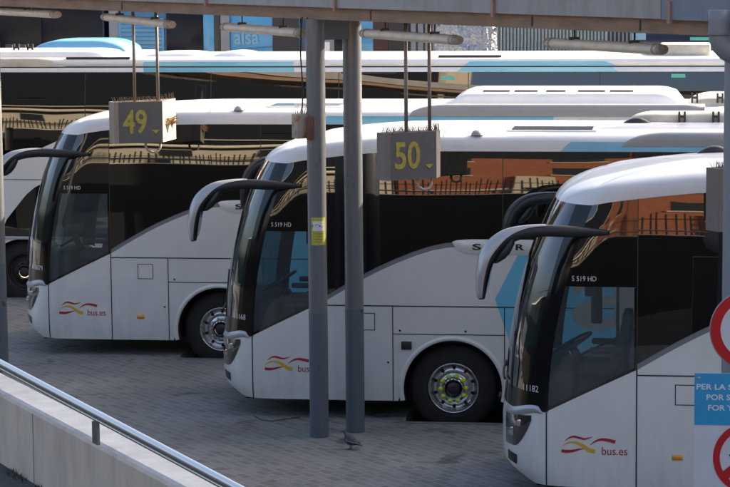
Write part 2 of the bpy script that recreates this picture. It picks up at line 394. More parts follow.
def wheel(parent, x, far, nuts=False, key='w'):
    sgn = 1
    yc = .10
    def Y(o): return (W-(yc+o)) if far else yc+o
    def tyre():
        g = G(); r = .518
        prof = [(.27,.29),(.005,.29),(-.005,.31),(.0,.36),(.012,.43),(.02,.468),(.04,.498),(.07,.513),(.10,r),(.24,r),(.27,.50),(.28,.45)]
        g.lathe([(o, q) for o, q in prof], (0, 0, 0), n=56)
        for k in range(60):
            a = 2*PI*k/60; c = Vector((math.cos(a)*.497, .045, math.sin(a)*.497)); 
            u = Vector((math.cos(a), 0, math.sin(a))); t = Vector((-math.sin(a), 0, math.cos(a)))
            g.add([c-t*.006-u*.02, c+t*.006-u*.02, c+t*.006+u*.012+Vector((0,.02,0)), c-t*.006+u*.012+Vector((0,.02,0))], [(0,1,2,3)], 0, False)
        return g.build('tyre', RUBBER, None)
    def rim():
        g = G()
        g.lathe([(.02,.296),(-.008,.296),(-.012,.288),(.0,.280),(.05,.262),(.075,.250),(.078,.205),(.03,.175),(.02,.165),(.018,.13),(-.01,.125),(-.03,.12),(-.035,.105)], (0,0,0), n=48)
        g.lathe([(-.035,.105),(-.02,.098),(-.015,.09)], (0,0,0), n=32)
        for k in range(10):      # hand holes
            a = 2*PI*(k+.5)/10; c = Vector((math.cos(a)*.228, .070, math.sin(a)*.228))
            g.lathe([(-.001,.0001),(-.001,.019)], c, n=12, mi=1)
        for k in range(10):      # bolts
            a = 2*PI*k/10; c = Vector((math.cos(a)*.148, -.004, math.sin(a)*.148))
            g.lathe([(.02,.015),(-.012,.014),(-.02,.006),(-.02,.0001)], c, n=8)
        return g.build('rim', [CHROME, DARK], None)
    def hub():
        g = G(); g.lathe([(-.012,.080),(-.03,.076),(-.045,.062),(-.05,.03),(-.05,.0001)], (0,0,0), n=28); return g.build('hub_cap', BPLAST, None)
    w = bpy.data.objects.new('wheel', None); 
    # wheel is a part holding sub-parts: use the tyre mesh itself as the part
    t = cached('tyre', 'wheel', parent, tyre); t.parent = parent
    t.location = (x, Y(0), WZ)
    if far: t.rotation_euler = (0, 0, PI)
    bpy.data.objects.remove(w)
    r = cached('rim', 'rim', t, rim); r.parent = t
    h = cached('hub', 'hub_cap', t, hub); h.parent = t
    if nuts:
        def nm():
            g = G()
            for k in range(10):
                a = 2*PI*k/10+.05; dirn = Vector((math.cos(a), 0, math.sin(a))); tg = Vector((-math.sin(a), 0, math.cos(a))) * (1 if k % 2 else -1)
                c = dirn*.150+Vector((0,-.026,0))
                g.lathe([(.0,.028),(-.014,.027),(-.018,.0001)], c, n=12)
                tip = c+tg*.05+Vector((0,-.012,0)); q = dirn*.016
                g.add([c-q+Vector((0,-.0125,0)), c+q+Vector((0,-.0125,0)), tip], [(0,1,2)], 0, False)
            return g.build('nut_marker', NUT, None)
        m = nm(); m.parent = t; m['label'] = 'ring of yellow wheel nut markers'
    return t

def swoosh(g, pts, ws, fn, mi):
    """tapered stroke; pts in (x,z) smoothed"""
    P = []; n = len(pts); M = 14*(n-1)
    def cr(i, t, k):
        p = [pts[max(0, min(n-1, i+j))][k] for j in (-1,0,1,2)]
        return .5*((2*p[1])+(-p[0]+p[2])*t+(2*p[0]-5*p[1]+4*p[2]-p[3])*t*t+(-p[0]+3*p[1]-3*p[2]+p[3])*t**3)
    C = []
    for s_ in range(M+1):
        u = s_/M*(n-1); i = min(n-2, int(u)); t = u-i
        w = ws[i]+(ws[i+1]-ws[i])*t
        C.append((cr(i, t, 0), cr(i, t, 1), w))
    for i, (x, z, w) in enumerate(C):
        a = C[max(0, i-1)]; b = C[min(M, i+1)]; d = Vector((b[0]-a[0], b[1]-a[1])).normalized(); q = Vector((-d.y, d.x))*w/2
        P.append([fn(x-q.x, z-q.y), fn(x+q.x, z+q.y)])
    g.grid(P, mi, sm=False)

def mirror_parts(root, far):
    """horn-shaped mirror arm, curving forward and down from beside the cab window"""
    def pt(x, y, z): return Vector((x, (W-y) if far else y, z))
    A = [(.60,.00,2.875,.012,.02),(.45,-.05,2.885,.03,.04),(.25,-.12,2.90,.05,.055),(0,-.19,2.915,.06,.058),(-.2,-.25,2.905,.07,.062),
         (-.36,-.30,2.865,.08,.072),(-.48,-.33,2.775,.10,.08),(-.545,-.345,2.67,.12,.078),(-.58,-.35,2.54,.125,.068),(-.595,-.35,2.42,.12,.055),(-.60,-.35,2.32,.10,.042),(-.598,-.35,2.275,.06,.03)]
    if far:
        A = [(x, y, z, a, b) for x, y, z, a, b in A]
    B = []
    for i in range(len(A)-1):
        q = [A[max(0, min(len(A)-1, i+j))] for j in (-1,0,1,2)]
        for s_ in range(4):
            t = s_/4; B.append(tuple(.5*(2*q[1][c]+(-q[0][c]+q[2][c])*t+(2*q[0][c]-5*q[1][c]+4*q[2][c]-q[3][c])*t*t+(-q[0][c]+3*q[1][c]-3*q[2][c]+q[3][c])*t**3) for c in range(5)))
    A = B+[A[-1]]
    n = 20; rings = []
    pts = [pt(a[0], a[1], a[2]) for a in A]
    for i, p in enumerate(pts):
        t = (pts[min(i+1, len(pts)-1)]-pts[max(i-1, 0)]).normalized()
        u = Vector((0, 1, 0)); v = t.cross(u).normalized(); u = v.cross(t).normalized()
        rings.append([p+u*A[i][3]*math.cos(2*PI*k/n)+v*A[i][4]*math.sin(2*PI*k/n) for k in range(n)])
    g = G(); g.grid(rings, closev=True); g.add(rings[-1], [tuple(range(n))]); g.add(rings[0], [tuple(range(n))])
    arm = g.build('mirror_arm', BPLAST, root)
    # silver shell over the outer (front/top) face
    g = G(); P = []
    for i in range(12, len(pts)-2):
        t = (pts[min(i+1, len(pts)-1)]-pts[max(i-1, 0)]).normalized(); u = Vector((0, 1, 0)); v = t.cross(u).normalized(); u = v.cross(t).normalized()
        if v.z < 0 and abs(v.z) > .3: v = -v
        if v.x > 0 and abs(v.z) <= .3: v = -v
        if (u.y < 0) != far: u = -u
        if far: u = -u
        wd = sm(12, 25, i); row = []
        for k in range(13):
            a = (-1.95+3.1*k/12) if not far else (-1.15+3.1*k/12)
            a *= (.35+.65*wd); row.append(pts[i]+u*(A[i][3]+.006)*math.sin(a)+v*((A[i][4]+.006)*math.cos(a)))
        P.append(row)
    g.grid(P); g.build('mirror_cap', BPLAST if far else SILVER, arm)
    g = G()
    # mirror glass, faces backwards (+x)
    c = [(-.50,2.62),(-.475,2.56),(-.485,2.40),(-.51,2.33)]
    P = [[pt(x+.02, -.35-s_*w_, z) for s_ in (-1,-.5,0,.5,1)] for (x, z), w_ in zip([(-.500,2.66),(-.518,2.60),(-.538,2.50),(-.553,2.40),(-.570,2.33)], (.05,.085,.09,.08,.045))]
    g.grid(P); g.build('mirror_glass', mat('mirror_glass', (.5,.6,.7), .03, 1), arm)
    # second lobe (wide angle mirror) on the inner side
    g = G(); rings = []
    for (x, z, a, b) in [(-.30,2.86,.03,.02),(-.335,2.80,.07,.05),(-.385,2.72,.085,.06),(-.43,2.66,.08,.055),(-.47,2.62,.05,.03)]:
        rings.append([pt(x, -.32+a*math.cos(2*PI*k/12), z)+Vector((b*math.sin(2*PI*k/12), 0, 0)) for k in range(12)])
    g.grid(rings, closev=True); g.add(rings[-1], [tuple(range(12))]); g.build('mirror_housing', BPLAST, arm)

def roof_pod(root, x0, x1, y0, y1, z0, z1, m, name='roof_pod', tip=.35):
    g = G(); st = []
    n = 26
    for i in range(n+1):
        t = i/n; x = x0+(x1-x0)*t; e = min((x-x0)/tip, (x1-x)/tip, 1.); h = math.sqrt(max(0., 1-(1-e)**2))
        hh = z0+(z1-z0)*max(.03, h); r = .07*max(.2, h); ww = .10*(1-h)
        a, b = y0+ww, y1-ww
        row = [(x, a, z0), (x, a+.01, hh-r), (x, a+.03, hh-r*.35), (x, a+r+.02, hh), (x, (a+b)/2, hh+.012), (x, b-r-.02, hh), (x, b-.03, hh-r*.35), (x, b-.01, hh-r), (x, b, z0)]
        st.append([Vector(p) for p in row])
    g.grid(st); g.add(st[0], [tuple(range(9))]); g.add(st[-1], [tuple(range(9))])
    return g.build(name, m, root)

def coach(name, label, loc, number, spec):
    root = thing(name, label, 'coach', loc, 'white coaches parked nose to the platform')
    # ---- lower body sides
    def near_white(far):
        def f():
            g = G()
            strip(g, skirt, lambda x: diag(x) if x < .87 else (1.60-.058 if x < .875 else sill(x)-.058), [0,.05,.1,.2,.3,.4,.5,.6,.7,.8,.866], 8, far=far)
            strip(g, skirt, lambda x: sill(max(x, .8741))-.058, xr(.876, LEN, .12, AXS), 10, far=far)
            return g.build('side_panel', WHITE, None)
        return f
    for far in (False, True):
        o = cached(('white', far), 'side_panel', root, near_white(far)); o.parent = root
    def greyfacet():
        g = G()
        for far in (False, True): strip(g, lambda x: sill(x)-.058, lambda x: sill(x), xr(.876, LEN, .12), 2, -.004, far)
        return g.build('sill_facet', GREYW, None)  # inset facet under the glass, its shade put into the grey
    cached('grey', 'sill_facet', root, greyfacet).parent = root
    # ---- bumper / nose
    def nose():
        g = G(); N = 64; J = 16; P = []
        for k in range(N+1):
            row = []; xq = wrap(-.004, .5, k, N).x
            for j in range(J+1):
                zl = .377+.17*sm(.10, .46, -xq); z = zl+(1.105-zl)*j/J
                row.append(wrap(-.004, z, k, N))
            P.append(row)
        g.grid(P); return g.build('bumper', WHITE, None)
    cached('nose', 'bumper', root, nose).parent = root
    # ---- windscreen and black pillars
    def screen():
        g = G(); N = 36; J = 26
        g.grid([[wrap(xA(z)-.155, z, k, N) for z in [1.30+(3.13-1.30)*j/J for j in range(J+1)]] for k in range(N+1)])
        return g.build('windscreen', SCREEN, None)
    cached('screen', 'windscreen', root, screen).parent = root
    def below():
        g = G(); N = 36
        g.grid([[wrap(xA(z)-.155, z, k, N) for z in [1.108+(1.30-1.108)*j/4 for j in range(5)]] for k in range(N+1)])
        return g.build('nose_panel', BLACK, None)
    cached('below', 'nose_panel', root, below).parent = root
    for far in (False, True):
        def pil(far=far):
            g = G(); patch(g, lambda s_, t: (xA(1.108+2.022*t)-.157+.162*s_, 1.108+2.022*t), 6, 30, 0, far)
            return g.build('front_pillar', BLACK, None)
        cached(('pil', far), 'front_pillar', root, pil).parent = root
        # ---- black glass of the saloon and frame of the cab window
        def bg(far=far):
            g = G()
            # frame over, behind and under the cab window
            patch(g, lambda s_, t: (xA(2.35+.78*t)+.005+(.868-xA(2.35+.78*t))*s_, (2.35+(zb(.43+.44*s_)-2.35)*t)), 10, 14, 0, far)
            patch(g, lambda s_, t: (.845+.028*s_, diag(.845+.028*s_)+(2.35-diag(.86))*t), 2, 12, 0, far)
            patch(g, lambda s_, t: (.005+.845*s_, diag(.005+.845*s_)+.03*t), 14, 1, 0, far)
            return g.build('window_frame', mat('black_glass_surround', (.003,.0034,.004), .03, spec=1.0), None)
        cached(('frame', far), 'window_frame', root, bg).parent = root
        def sg(far=far):
            g = G(); xs = xr(.879, LEN, .1); strip(g, sill, zb, xs, 16, 0, far); return g.build('side_glass', BGLASS, None)
        cached(('glass', far), 'side_glass', root, sg).parent = root
        def cw(far=far):
            g = G()
            def fn(s_, t):
                zl = 1.15; x = 0; z = zl+(2.35-zl)*t; xa = xA(z)+.004
                # bottom edge follows the sloping sill
                xx = xa+(.846-xa)*s_; zlo = diag(xx)+.03; z = zlo+(2.35-zlo)*t; xa = xA(z)+.004; xx = xa+(.846-xa)*s_
                return xx, z
            patch(g, fn, 12, 14, -.002, far); return g.build('cab_window', CABG, None)
        cached(('cab', far), 'cab_window', root, cw).parent = root
    # ---- roof
    def rf():
        g = G(); roof_mesh(g); return g.build('roof', ROOFW, None)
    roof = cached('roof', 'roof', root, rf); roof.parent = root
    # ---- back, floor, inner darkness
    def rear():
        g = G(); zs = [.377+(3.28-.377)*j/20 for j in range(21)]
        g.grid([[Vector((LEN+.05*math.sin(PI*k/12), tum(z)+(W-2*tum(z))*k/12, z)) for z in zs] for k in range(13)])
        top = [Vector((LEN, y, z)) for (y, z) in [(RS[i][0]+tum(3.28), 3.28+RS[i][1]) for i in range(8)]+[(YC, 3.505)]+[(W-RS[i][0]-tum(3.28), 3.28+RS[i][1]) for i in range(7, -1, -1)]]
        g.add(top, [tuple(range(len(top)))], 0, False)
        return g.build('rear_panel', WHITE, None)
    cached('rear', 'rear_panel', root, rear).parent = root
    def under():
        g = G()
        for a, b in ((-.1, WX-.62), (WX+.62, 8.4), (11.0, LEN-.05)): g.box((a, .12, .36), (b, W-.12, 1.05))
        g.box((.0, .06, 1.05), (LEN-.05, W-.06, 1.10)); g.box((WX-.62, .55, .45), (WX+.62, W-.55, 1.05))
        g.box((.95, .08, 1.10), (LEN-.1, W-.08, 1.5)); g.box((-.33, .5, .62), (.0, W-.5, 1.1))
        for w in (WX, 9.0, 10.4):
            for far in (False, True):
                P = []
                for a in range(-10, 11):
                    an = a/10*1.83; xx = w+(AR+.0)*math.sin(an); zz = WZ+AR*math.cos(an)
                    P.append([Vector((xx, (W-y) if far else y, zz)) for y in (.004, .45)])
                g.grid(P)
        return g.build('underbody', DARK, None)
    cached('under', 'underbody', root, under).parent = root
    # ---- saloon interior seen through the cab glass
    def dash():
        g = G()
        g.box((-.30,.35,1.1), (.12, W-.35, 1.38), bev=.05); g.box((-.05,.18,1.12), (.26,1.15,1.50), bev=.05)
        g.box((-.32,.45,1.36), (-.06, W-.45, 1.42), bev=.02)
        return g.build('dashboard', INTER, None)
    cached('dash', 'dashboard', root, dash).parent = root
    def seat():
        g = G(); 
        rings = []
        for z, x, hw, th in [(1.38,.66,.24,.10),(1.6,.70,.25,.09),(1.72,.74,.25,.07),(1.84,.76,.22,.065),(1.88,.765,.13,.06),(1.95,.77,.13,.06),(2.02,.775,.10,.04)]:
            rings.append([Vector((x+th*math.cos(2*PI*k/14), .75+hw*math.copysign(abs(math.sin(2*PI*k/14))**.6, math.sin(2*PI*k/14)), z)) for k in range(14)])
        g.grid(rings, closev=True); g.add(rings[-1], [tuple(range(14))])
        g.box((.28,.5,1.36), (.78,1.0,1.50), bev=.05); g.box((.4,.65,1.1), (.6,.85,1.37))
        for y in (.47,1.03): g.box((.40,y-.03,1.62), (.72,y+.03,1.68), bev=.02)
        return g.build('driver_seat', SEATM, None)
    cached('seat', 'driver_seat', root, seat).parent = root
    def stw():
        g = G(); c = Vector((.20,.75,1.66)); ax = Vector((-.5,0,.86)).normalized(); u = Vector((0,1,0)); v = ax.cross(u)
        R = []
        for k in range(32):
            a = 2*PI*k/32; d = u*math.cos(a)+v*math.sin(a); R.append([c+d*.23+(d*math.cos(b)+ax*math.sin(b))*.016 for b in [2*PI*j/8 for j in range(8)]])
        g.grid(R, closeu=True, closev=True)
        for a in (0, 2.1, 4.2): d = u*math.cos(a)+v*math.sin(a); g.tube([c, c+d*.23], .014, 6)
        g.tube([c+ax*.02, c-ax*.3], .04, 8); return g.build('steering_wheel', BPLAST, None)
    cached('stw', 'steering_wheel', root, stw).parent = root
    def bulk():
        g = G(); g.box((.97,.10,1.1), (1.0,W-.10,3.2)); return g.build('cabin_bulkhead', INTER, None)
    def ceil():
        g = G(); g.box((.5,.1,3.0), (1.6, W-.1, 3.06), bev=.01); return g.build('cabin_ceiling', INTER, None)
    cached('ceil', 'cabin_ceiling', root, ceil).parent = root
    def post():
        g = G(); g.box((.27,W-.16,1.9), (.34,W-.09,3.0), bev=.01); g.tube([(.62,W-.14,1.2),(.62,W-.14,2.6)], .018, 8)
        g.box((.34,W-.24,1.62), (.46,W-.12,2.30), bev=.02); return g.build('door_pillar', DRAPE, None)
    cached('bulk', 'cabin_bulkhead', root, bulk).parent = root
    cached('dpost', 'door_pillar', root, post).parent = root
    # ---- seams
    def seams():
        g = G()
        for far in (False, True):
            line(g, -.0, .380, -.0, 1.11, .013, .003, far)
            line(g, .873, .38, .873, 1.545, .012, .003, far); line(g, 1.656, .38, 1.656, 1.49, .011, .003, far)
            line(g, .873, 1.4915, LEN, 1.4915, .013, .003, far, 60)
            line(g, 1.656, 1.165, 2.95, 1.165, .010, .003, far, 20)
            for x in (2.95, 4.5, 6.1, 7.7, 11.2, 12.6): line(g, x, .38, x, 1.485, .010, .003, far)
            line(g, 1.244, 1.208, 1.244, 1.403, .008, .003, far); line(g, 1.447, 1.208, 1.447, 1.403, .008, .003, far)
            line(g, 1.24, 1.208, 1.451, 1.208, .008, .0032, far); line(g, 1.24, 1.403, 1.451, 1.403, .008, .0032, far)
            for x, z in ((1.74,1.205),(2.5,1.205),(1.60,.83)):
                c = side(x, z, .003, far); g.lathe([(-.002 if not far else .002, .0001), (-.002 if not far else .002, .013)], c, n=10)
        return g.build('panel_gaps', SEAM, None)
    cached('seams', 'panel_gaps', root, seams).parent = root
    def wseams():
        g = G()
        for far in (False, True):
            line(g, .875, 1.60, .875, 3.195, .008, .002, far)
            for x in (2.93, 4.75, 6.6, 8.45, 10.3, 12.1): line(g, x, 2.25, x, 3.275, .008, .002, far)
        return g.build('window_joints', mat('window_joint_rubber', (.035,.035,.037), .6), None)
    cached('wseams', 'window_joints', root, wseams).parent = root
    # ---- wheel arch trims
    def archt():
        g = G()
        for w in (WX, 9.0, 10.4):
            P = []
            for a in range(-26, 27):
                an = a/26*1.80; row = []
                for rr, o in ((AR-.004,.001),(AR,.014),(AR+.03,.016),(AR+.052,.001)):
                    row.append(Vector((w+rr*math.sin(an), -o, WZ+rr*math.cos(an))))
                P.append(row)
            g.grid(P)
        return g.build('arch_trim', WHITE, None)
    cached('archt', 'arch_trim', root, archt).parent = root
    # ---- wheels
    wheel(root, WX, False, spec.get('nuts', False)); wheel(root, WX, True)
    for w in (9.0, 10.4): wheel(root, w, False)
    # ---- headlamps, brows, fog lamp recess
    for far in (False, True):
        def brow(far=far):
            g = G()
            def fn(s_, t):
                x = -.42+.385*s_; zc = 1.035+.075*sm(0, .8, s_)-.03*sm(.85,1,s_); h = .030+.014*math.sin(PI*min(1, s_*.9+.1)); h *= (1-sm(.88, 1, s_)*.75)
                return x, zc+h*(2*t-1)+.018
            P = []
            for i in range(25):
                row = []
                for j in range(7):
                    x, z = fn(i/24, j/6); row.append(side(x, z, .002+.016*math.sin(PI*j/6), far))
                P.append(row)
            g.grid(P); return g.build('headlamp_brow', SILVER, None)
        cached(('brow', far), 'headlamp_brow', root, brow).parent = root
        def hl(far=far):
            g = G(); top = lambda s_: 1.03+.045*s_; 
            P = []
            for i in range(19):
                s_ = i/18; x = -.425+.275*s_; zt = 1.028+.035*s_; zl = .72+.02*s_+.27*max(0, (s_-.35)/.65)**1.6
                P.append([side(x, zl+(zt-zl)*j/10, .004+.014*math.sin(PI*j/10)*math.sin(PI*min(1, s_+.05)), far) for j in range(11)])
            g.grid(P); return g.build('headlight', HLENS, None)
        h = cached(('hl', far), 'headlight', root, hl); h.parent = root
        def lp(far=far):
            g = G()
            for x, z, r in ((-.33,.87,.045),(-.26,.97,.035)):
                c = side(x, z, .017, far); g.lathe([(-.004,.0001),(-.006,r*.6),(.0,r)], c, n=16)
            return g.build('lamp_projector', CHROME, None)
        cached(('lp', far), 'lamp_projector', h, lp).parent = h
        def fog(far=far):
            g = G(); patch(g, lambda s_, t: (-.40+.10*s_, .56+.10*t-.02*s_), 4, 4, .004, far); return g.build('fog_lamp', BLACK, None)
        cached(('fog', far), 'fog_lamp', root, fog).parent = root
        def am(far=far):
            g = G(); P = []
            for i in range(9):
                P.append([side(1.215+.105*i/8, .663+.052*j/6, .002+.016*math.sin(PI*i/8)**.4*math.sin(PI*j/6)**.4 if 0 < i < 8 and 0 < j < 6 else .002, far) for j in range(7)])
            g.grid(P); return g.build('side_marker', AMBER, None)
        cached(('am', far), 'side_marker', root, am).parent = root
    if spec.get('camera_box'):
        g = G(); g.box((1.755,-.02,.985), (1.875,.0,1.08), bev=.006); g.build('side_socket', BPLAST, root)
    mirror_parts(root, False); mirror_parts(root, True)
    # ---- wipers
    def wip():
        g = G()
        for y0, y1 in ((.6,1.35),(1.35,2.1)):
            P = []
            for i in range(8):
                t = i/7; z = 1.33+.05*t; y = y0+(y1-y0)*t; q = ((YC-y)/NB); xx = x0z(z)-NA*(1-abs(q)**NN)**(1/NN); P.append(Vector((xx-.03, y, z)))
            g.tube(P, .012, 6)
        g.tube([side(-.33,1.30,.03), side(-.31,1.55,.04), side(-.30,1.85,.03)], .010, 6)
        return g.build('wiper', BPLAST, None)
    cached('wip', 'wiper', root, wip).parent = root
    # ---- lettering
    if number:
        g = G(); w_ = .15*len(number)/5
        put_text(g, number, lambda x, y: side(-.075-w_+x, 1.30+y, .014), .062, w_); g.build('fleet_number', LETW, root)
    def model():
        g = G(); put_text(g, 'S 519 HD', lambda x, y: side(.245+x, 2.405+y, .004), .048, .235); return g.build('type_lettering', LETW, None)
    cached('model', 'type_lettering', root, model).parent = root
    def logo():
        g = G(); fn = lambda x, z: side(x, z, .003)
        q = lambda zx, zy: ((550+zx/7.3-546.2)/103.5, .377+(486-(430+zy/7.3))/99.6)
        swoosh(g, [q(108,78),q(140,54),(q(175,45)),q(215,53),q(255,60),q(312,44)], [.002,.013,.021,.022,.019,.002], fn, 0)
        swoosh(g, [q(292,104),q(325,80),q(365,64),(q(410,64)),q(478,78)], [.002,.014,.022,.030,.036], fn, 0)
        swoosh(g, [q(84,148),q(120,152),(q(165,148)),q(205,138),q(248,128)], [.03,.032,.027,.018,.003], fn, 0)
        swoosh(g, [q(84,120),q(115,98),(q(155,85)),q(200,90),q(245,112),q(285,138),q(330,150)], [.002,.010,.018,.027,.035,.040,.042], fn, 1)
        put_text(g, 'bus.es', lambda x, y: side(q(380,0)[0]+x, q(0,172)[1]+y, .003), .080, .247, mi=0)
        return g.build('operator_logo', [RED, YEL], None)
    lg = cached('logo', 'operator_logo', root, logo); lg.parent = root; lg['label'] = 'red and yellow swooshes with red lettering bus.es'
    # maker badge
    def badge():
        g = G()
        P = []
        for i in range(31):
            t = i/30; x = 2.35+1.35*t; h = min(1., math.sqrt(max(0, 1-(1-min(1, t/.22))**2)))*min(1., math.sqrt(max(0, 1-(1-min(1, (1-t)/.1))**2)))
            zt = 2.245+.03*h; zl = 2.235-.14*h; P.append([side(x, zl+(zt-zl)*j/6, .004+.016*math.sin(PI*j/6)*h) for j in range(7)])
        g.grid(P); return g.build('name_badge', WHITE, None)
    b = cached('badge', 'name_badge', root, badge); b.parent = root
    def bl():
        g = G()
        for ch, x in zip('SETRA', (2.585,2.75,2.915,3.08,3.245)):
            put_text(g, ch, lambda u, v, x=x: side(x+u, 2.158+v, .0225), .068, .10, bold=.03)
        return g.build('badge_lettering', LETK, None)
    cached('bl', 'badge_lettering', b, bl).parent = b
    # blue arrow livery
    def liv():
        g = G()
        def xl(z): return 2.84+.33*max(0, z-1.58)/.65 if z > 1.58 else 2.84+.42*(1.58-z)/1.2
        zs = [.385+(2.185-.385)*j/24 for j in range(25)]
        rows = []
        for z in zs:
            a = xl(z); rows.append([side(a+(8.2-a)*i/40, z, .0015) for i in range(41)])
        for j in range(24):
            za = zs[j]; 
            for i in range(40):
                g.add([rows[j][i], rows[j][i+1], rows[j+1][i+1], rows[j+1][i]], [(0,1,2,3)])
        return g.build('blue_livery', CYAN, None)
    lv = cached('liv', 'blue_livery', root, liv); lv.parent = root
    def al():
        g = G(); put_text(g, 'alsa', lambda x, y: side(3.72+x, 1.28+y, .0045), .92, 3.0, bold=.015); return g.build('side_lettering', TANL, None)
    cached('al', 'side_lettering', lv, al).parent = lv
    # cantrail stripe, fairing and roof gear
    def cant(xa, xb, sl0, sl1, m, name='roof_stripe'):
        g = G(); P = []
        rows = [(tum(3.28)-.003, 3.283),(tum(3.28)-.001, 3.34),(tum(3.28)+.005, 3.392)]
        for i in range(31):
            t = i/30; row = []
            for j, (y, z) in enumerate(rows):
                a = xa+sl0*j/2; b_ = xb+sl1*j/2; row.append(Vector((a+(b_-a)*t, y, z)))
            P.append(row)
        g.grid(P); g.build(name, m, root)
    for st in spec['stripes']: cant(*st, CYAN)
    fx = spec['fairing']
    g = G(); P = []
    for i in range(25):
        t = i/24; x = fx+(.55*t/.5 if t < .5 else .55+(fx_end-fx-.55)*(t-.5)/.5) if (fx_end := spec.get('fend', LEN-.6)) else 0
        gg = math.sqrt(max(0, 1-(1-min(1, (x-fx)/.55))**2)); gg = max(gg, .02); y0 = tum(3.28)
        P.append([Vector((x, y0-.008, spec['fz'])), Vector((x, y0-.006, spec['fz']+.06*gg)), Vector((x, y0+.002, spec['fz']+.125*gg)), Vector((x, y0+.025, spec['fz']+.148*gg)), Vector((x, y0+.10, spec['fz']+.155*gg)), Vector((x, y0+.16, 3.46))])
    g.grid(P); g.add(P[-1], [tuple(range(6))], 0, False); g.build('roof_fairing', GREYP, root)
    for (a, b_, y0, y1, z1, mm) in spec.get('pods', []):
        pod = roof_pod(root, a, b_, y0, y1, 3.47, z1, mm)
        g = G(); n = int((b_-a-.8)/.42) if z1 > 3.61 else 0
        for k in range(n):
            xx = a+.45+k*.42; g.box((xx, y0+.18, z1+.0), (xx+.36-.05*(k % 3), y0+.30, z1+.022), bev=.006)
        if n > 0: g.build('vent_grille', mat('roof_grille', (.10,.085,.07), .7), pod)
    for (x, y, z) in spec.get('clips', []):
        g = G(); g.box((x-.045,y-.02,z), (x-.02,y+.02,z+.13)); g.box((x+.02,y-.02,z), (x+.045,y+.02,z+.13)); g.box((x-.02,y-.015,z+.055), (x+.02,y+.015,z+.085)); g.build('roof_clip', BPLAST, root)
    def hatch():
        g = G(); 
        g.box((2.95,.40,3.47), (3.98,.99,3.498), 0, bev=.008); g.box((3.0,.45,3.492), (3.93,.94,3.503), 1)
        return g.build('roof_hatch', [ROOFW, ROOFG], None)
    cached('hatch', 'roof_hatch', roof, hatch).parent = roof
    def rl():
        g = G()
        line_pts = [(2.25, y, z) for y, z in ((.04,3.44),(.10,3.462),(.24,3.478),(.6,3.494),(1.27,3.5075))]
        g.tube(line_pts, .003, 5, cap=False)
        return g.build('roof_seam', SEAM, None)
    cached('rl', 'roof_seam', roof, rl).parent = roof
    def bea():
        g = G(); c = (2.63,.14,3.462); g.lathe([(0,.075),(.02,.07),(.045,.05),(.058,.02),(.06,.0001)], c, axis='z', n=16); return g.build('roof_dome', GREYP, None)
    cached('bea', 'roof_dome', roof, bea).parent = roof
    return root

C1 = (-8.504, 31.194, 0); C2 = (-4.992, 27.211, 0); C3 = (-1.319, 22.989, 0)
coach('parked_coach', 'white coach bearing fleet number 3079 at bay 49, left of the others', C1, '3079',
      dict(stripes=[(3.72, 6.80, .10, .0)], fairing=4.9, fend=8.75, fz=3.392, pods=[(5.38, 8.5, .45, 2.1, 3.672, ROOFW), (8.55, 9.3, .6, 2.0, 3.60, POD)], clips=[(8.62,.6,3.53),(8.95,.6,3.53)]))
coach('parked_coach', 'white coach at bay 50 with yellow wheel nut markers, behind the twin pillars', C2, '11168',
      dict(nuts=True, camera_box=True, stripes=[(3.58, 9.5, .12, .0)], fairing=4.28, fz=3.343, pods=[(4.3, 5.75, 1.62, 2.25, 3.60, POD), (7.2, 10.0, .45, 2.1, 3.70, ROOFW)], clips=[(4.95,1.60,3.50),(5.35,1.60,3.50),(5.62,1.60,3.50)]))
coach('parked_coach', 'nearest white coach bearing fleet number 11182, at the right edge', C3, '11182',
      dict(stripes=[(3.58, 9.5, .12, .0)], fairing=4.28, fz=3.343, pods=[(5.2, 8.2, .45, 2.1, 3.70, ROOFW)], clips=[]))
# black vent cowl on the middle coach roof, small roof vent on the near one
for p, l in ((C2, (4.42,1.5,3.49)), (C3, (1.62,2.05,3.47))):
    g = G(); R = []
    for i in range(9):
        t = i/8; x = -.18+.36*t; h = math.sin(PI*min(1, t*1.0))*.075+.004
        R.append([Vector((x, -.10, 0)), Vector((x, -.08, h*.8)), Vector((x, 0, h)), Vector((x, .08, h*.8)), Vector((x, .10, 0))])
    g.grid(R); o = g.build('roof_vent', BPLAST, [r for r in bpy.data.objects if r.type == 'EMPTY' and r.name.startswith('parked_coach') and (r.location-Vector(p)).length < .01][0]); o.location = l

# ------------------------------------------------------------------ double-deck coach behind
D4 = (-12.6, 36.5, 0)
dd = thing('double_deck_coach', 'long double-deck white coach with cyan roof stripes parked behind the three others', 'coach', D4)
def ddy(z): return .024*max(0, z-2.2)**2+.013*max(0, z-2.2)**3
DL = 15.5
def dstrip(lo, up, x0, x1, nz, off, nx=60, m=None, name='x', fix=True, extra=(), far=False):
    g = G(); P = []
    for x in xr(x0, x1, (x1-x0)/nx, extra): P.append([Vector((x, (W-ddy(z)+off) if far else ddy(z)-off, z)) for z in [lo(x)+(up(x)-lo(x))*j/nz for j in range(nz+1)]])
    g.grid(P); return g.build(name, m, dd)
DW = 2.25; DR = .56
def dsk(x):
    z = .33
    for w in (DW, 10.0, 11.4):
        if abs(x-w) < DR: z = max(z, .5+math.sqrt(DR*DR-(x-w)**2))
    return z
DAX = [w+DR*math.sin(math.radians(a)) for w in (DW,10.0,11.4) for a in range(-90,91,9)]
dsill = [(0,1.95),(1.6,2.08),(2.0,2.22),(2.4,2.41),(2.9,2.63),(3.4,2.75),(4.2,2.80),(16,2.80)]
for far in (False, True):
    dstrip(dsk, lambda x: interp(dsill, x), 0, DL, 12, 0, 90, WHITE, 'side_panel', extra=DAX, far=far)
    dstrip(lambda x: interp(dsill, x), lambda x: 3.68, 0, DL, 12, 0, 120, BGLASS, 'upper_window', far=far)
g = G(); P = []
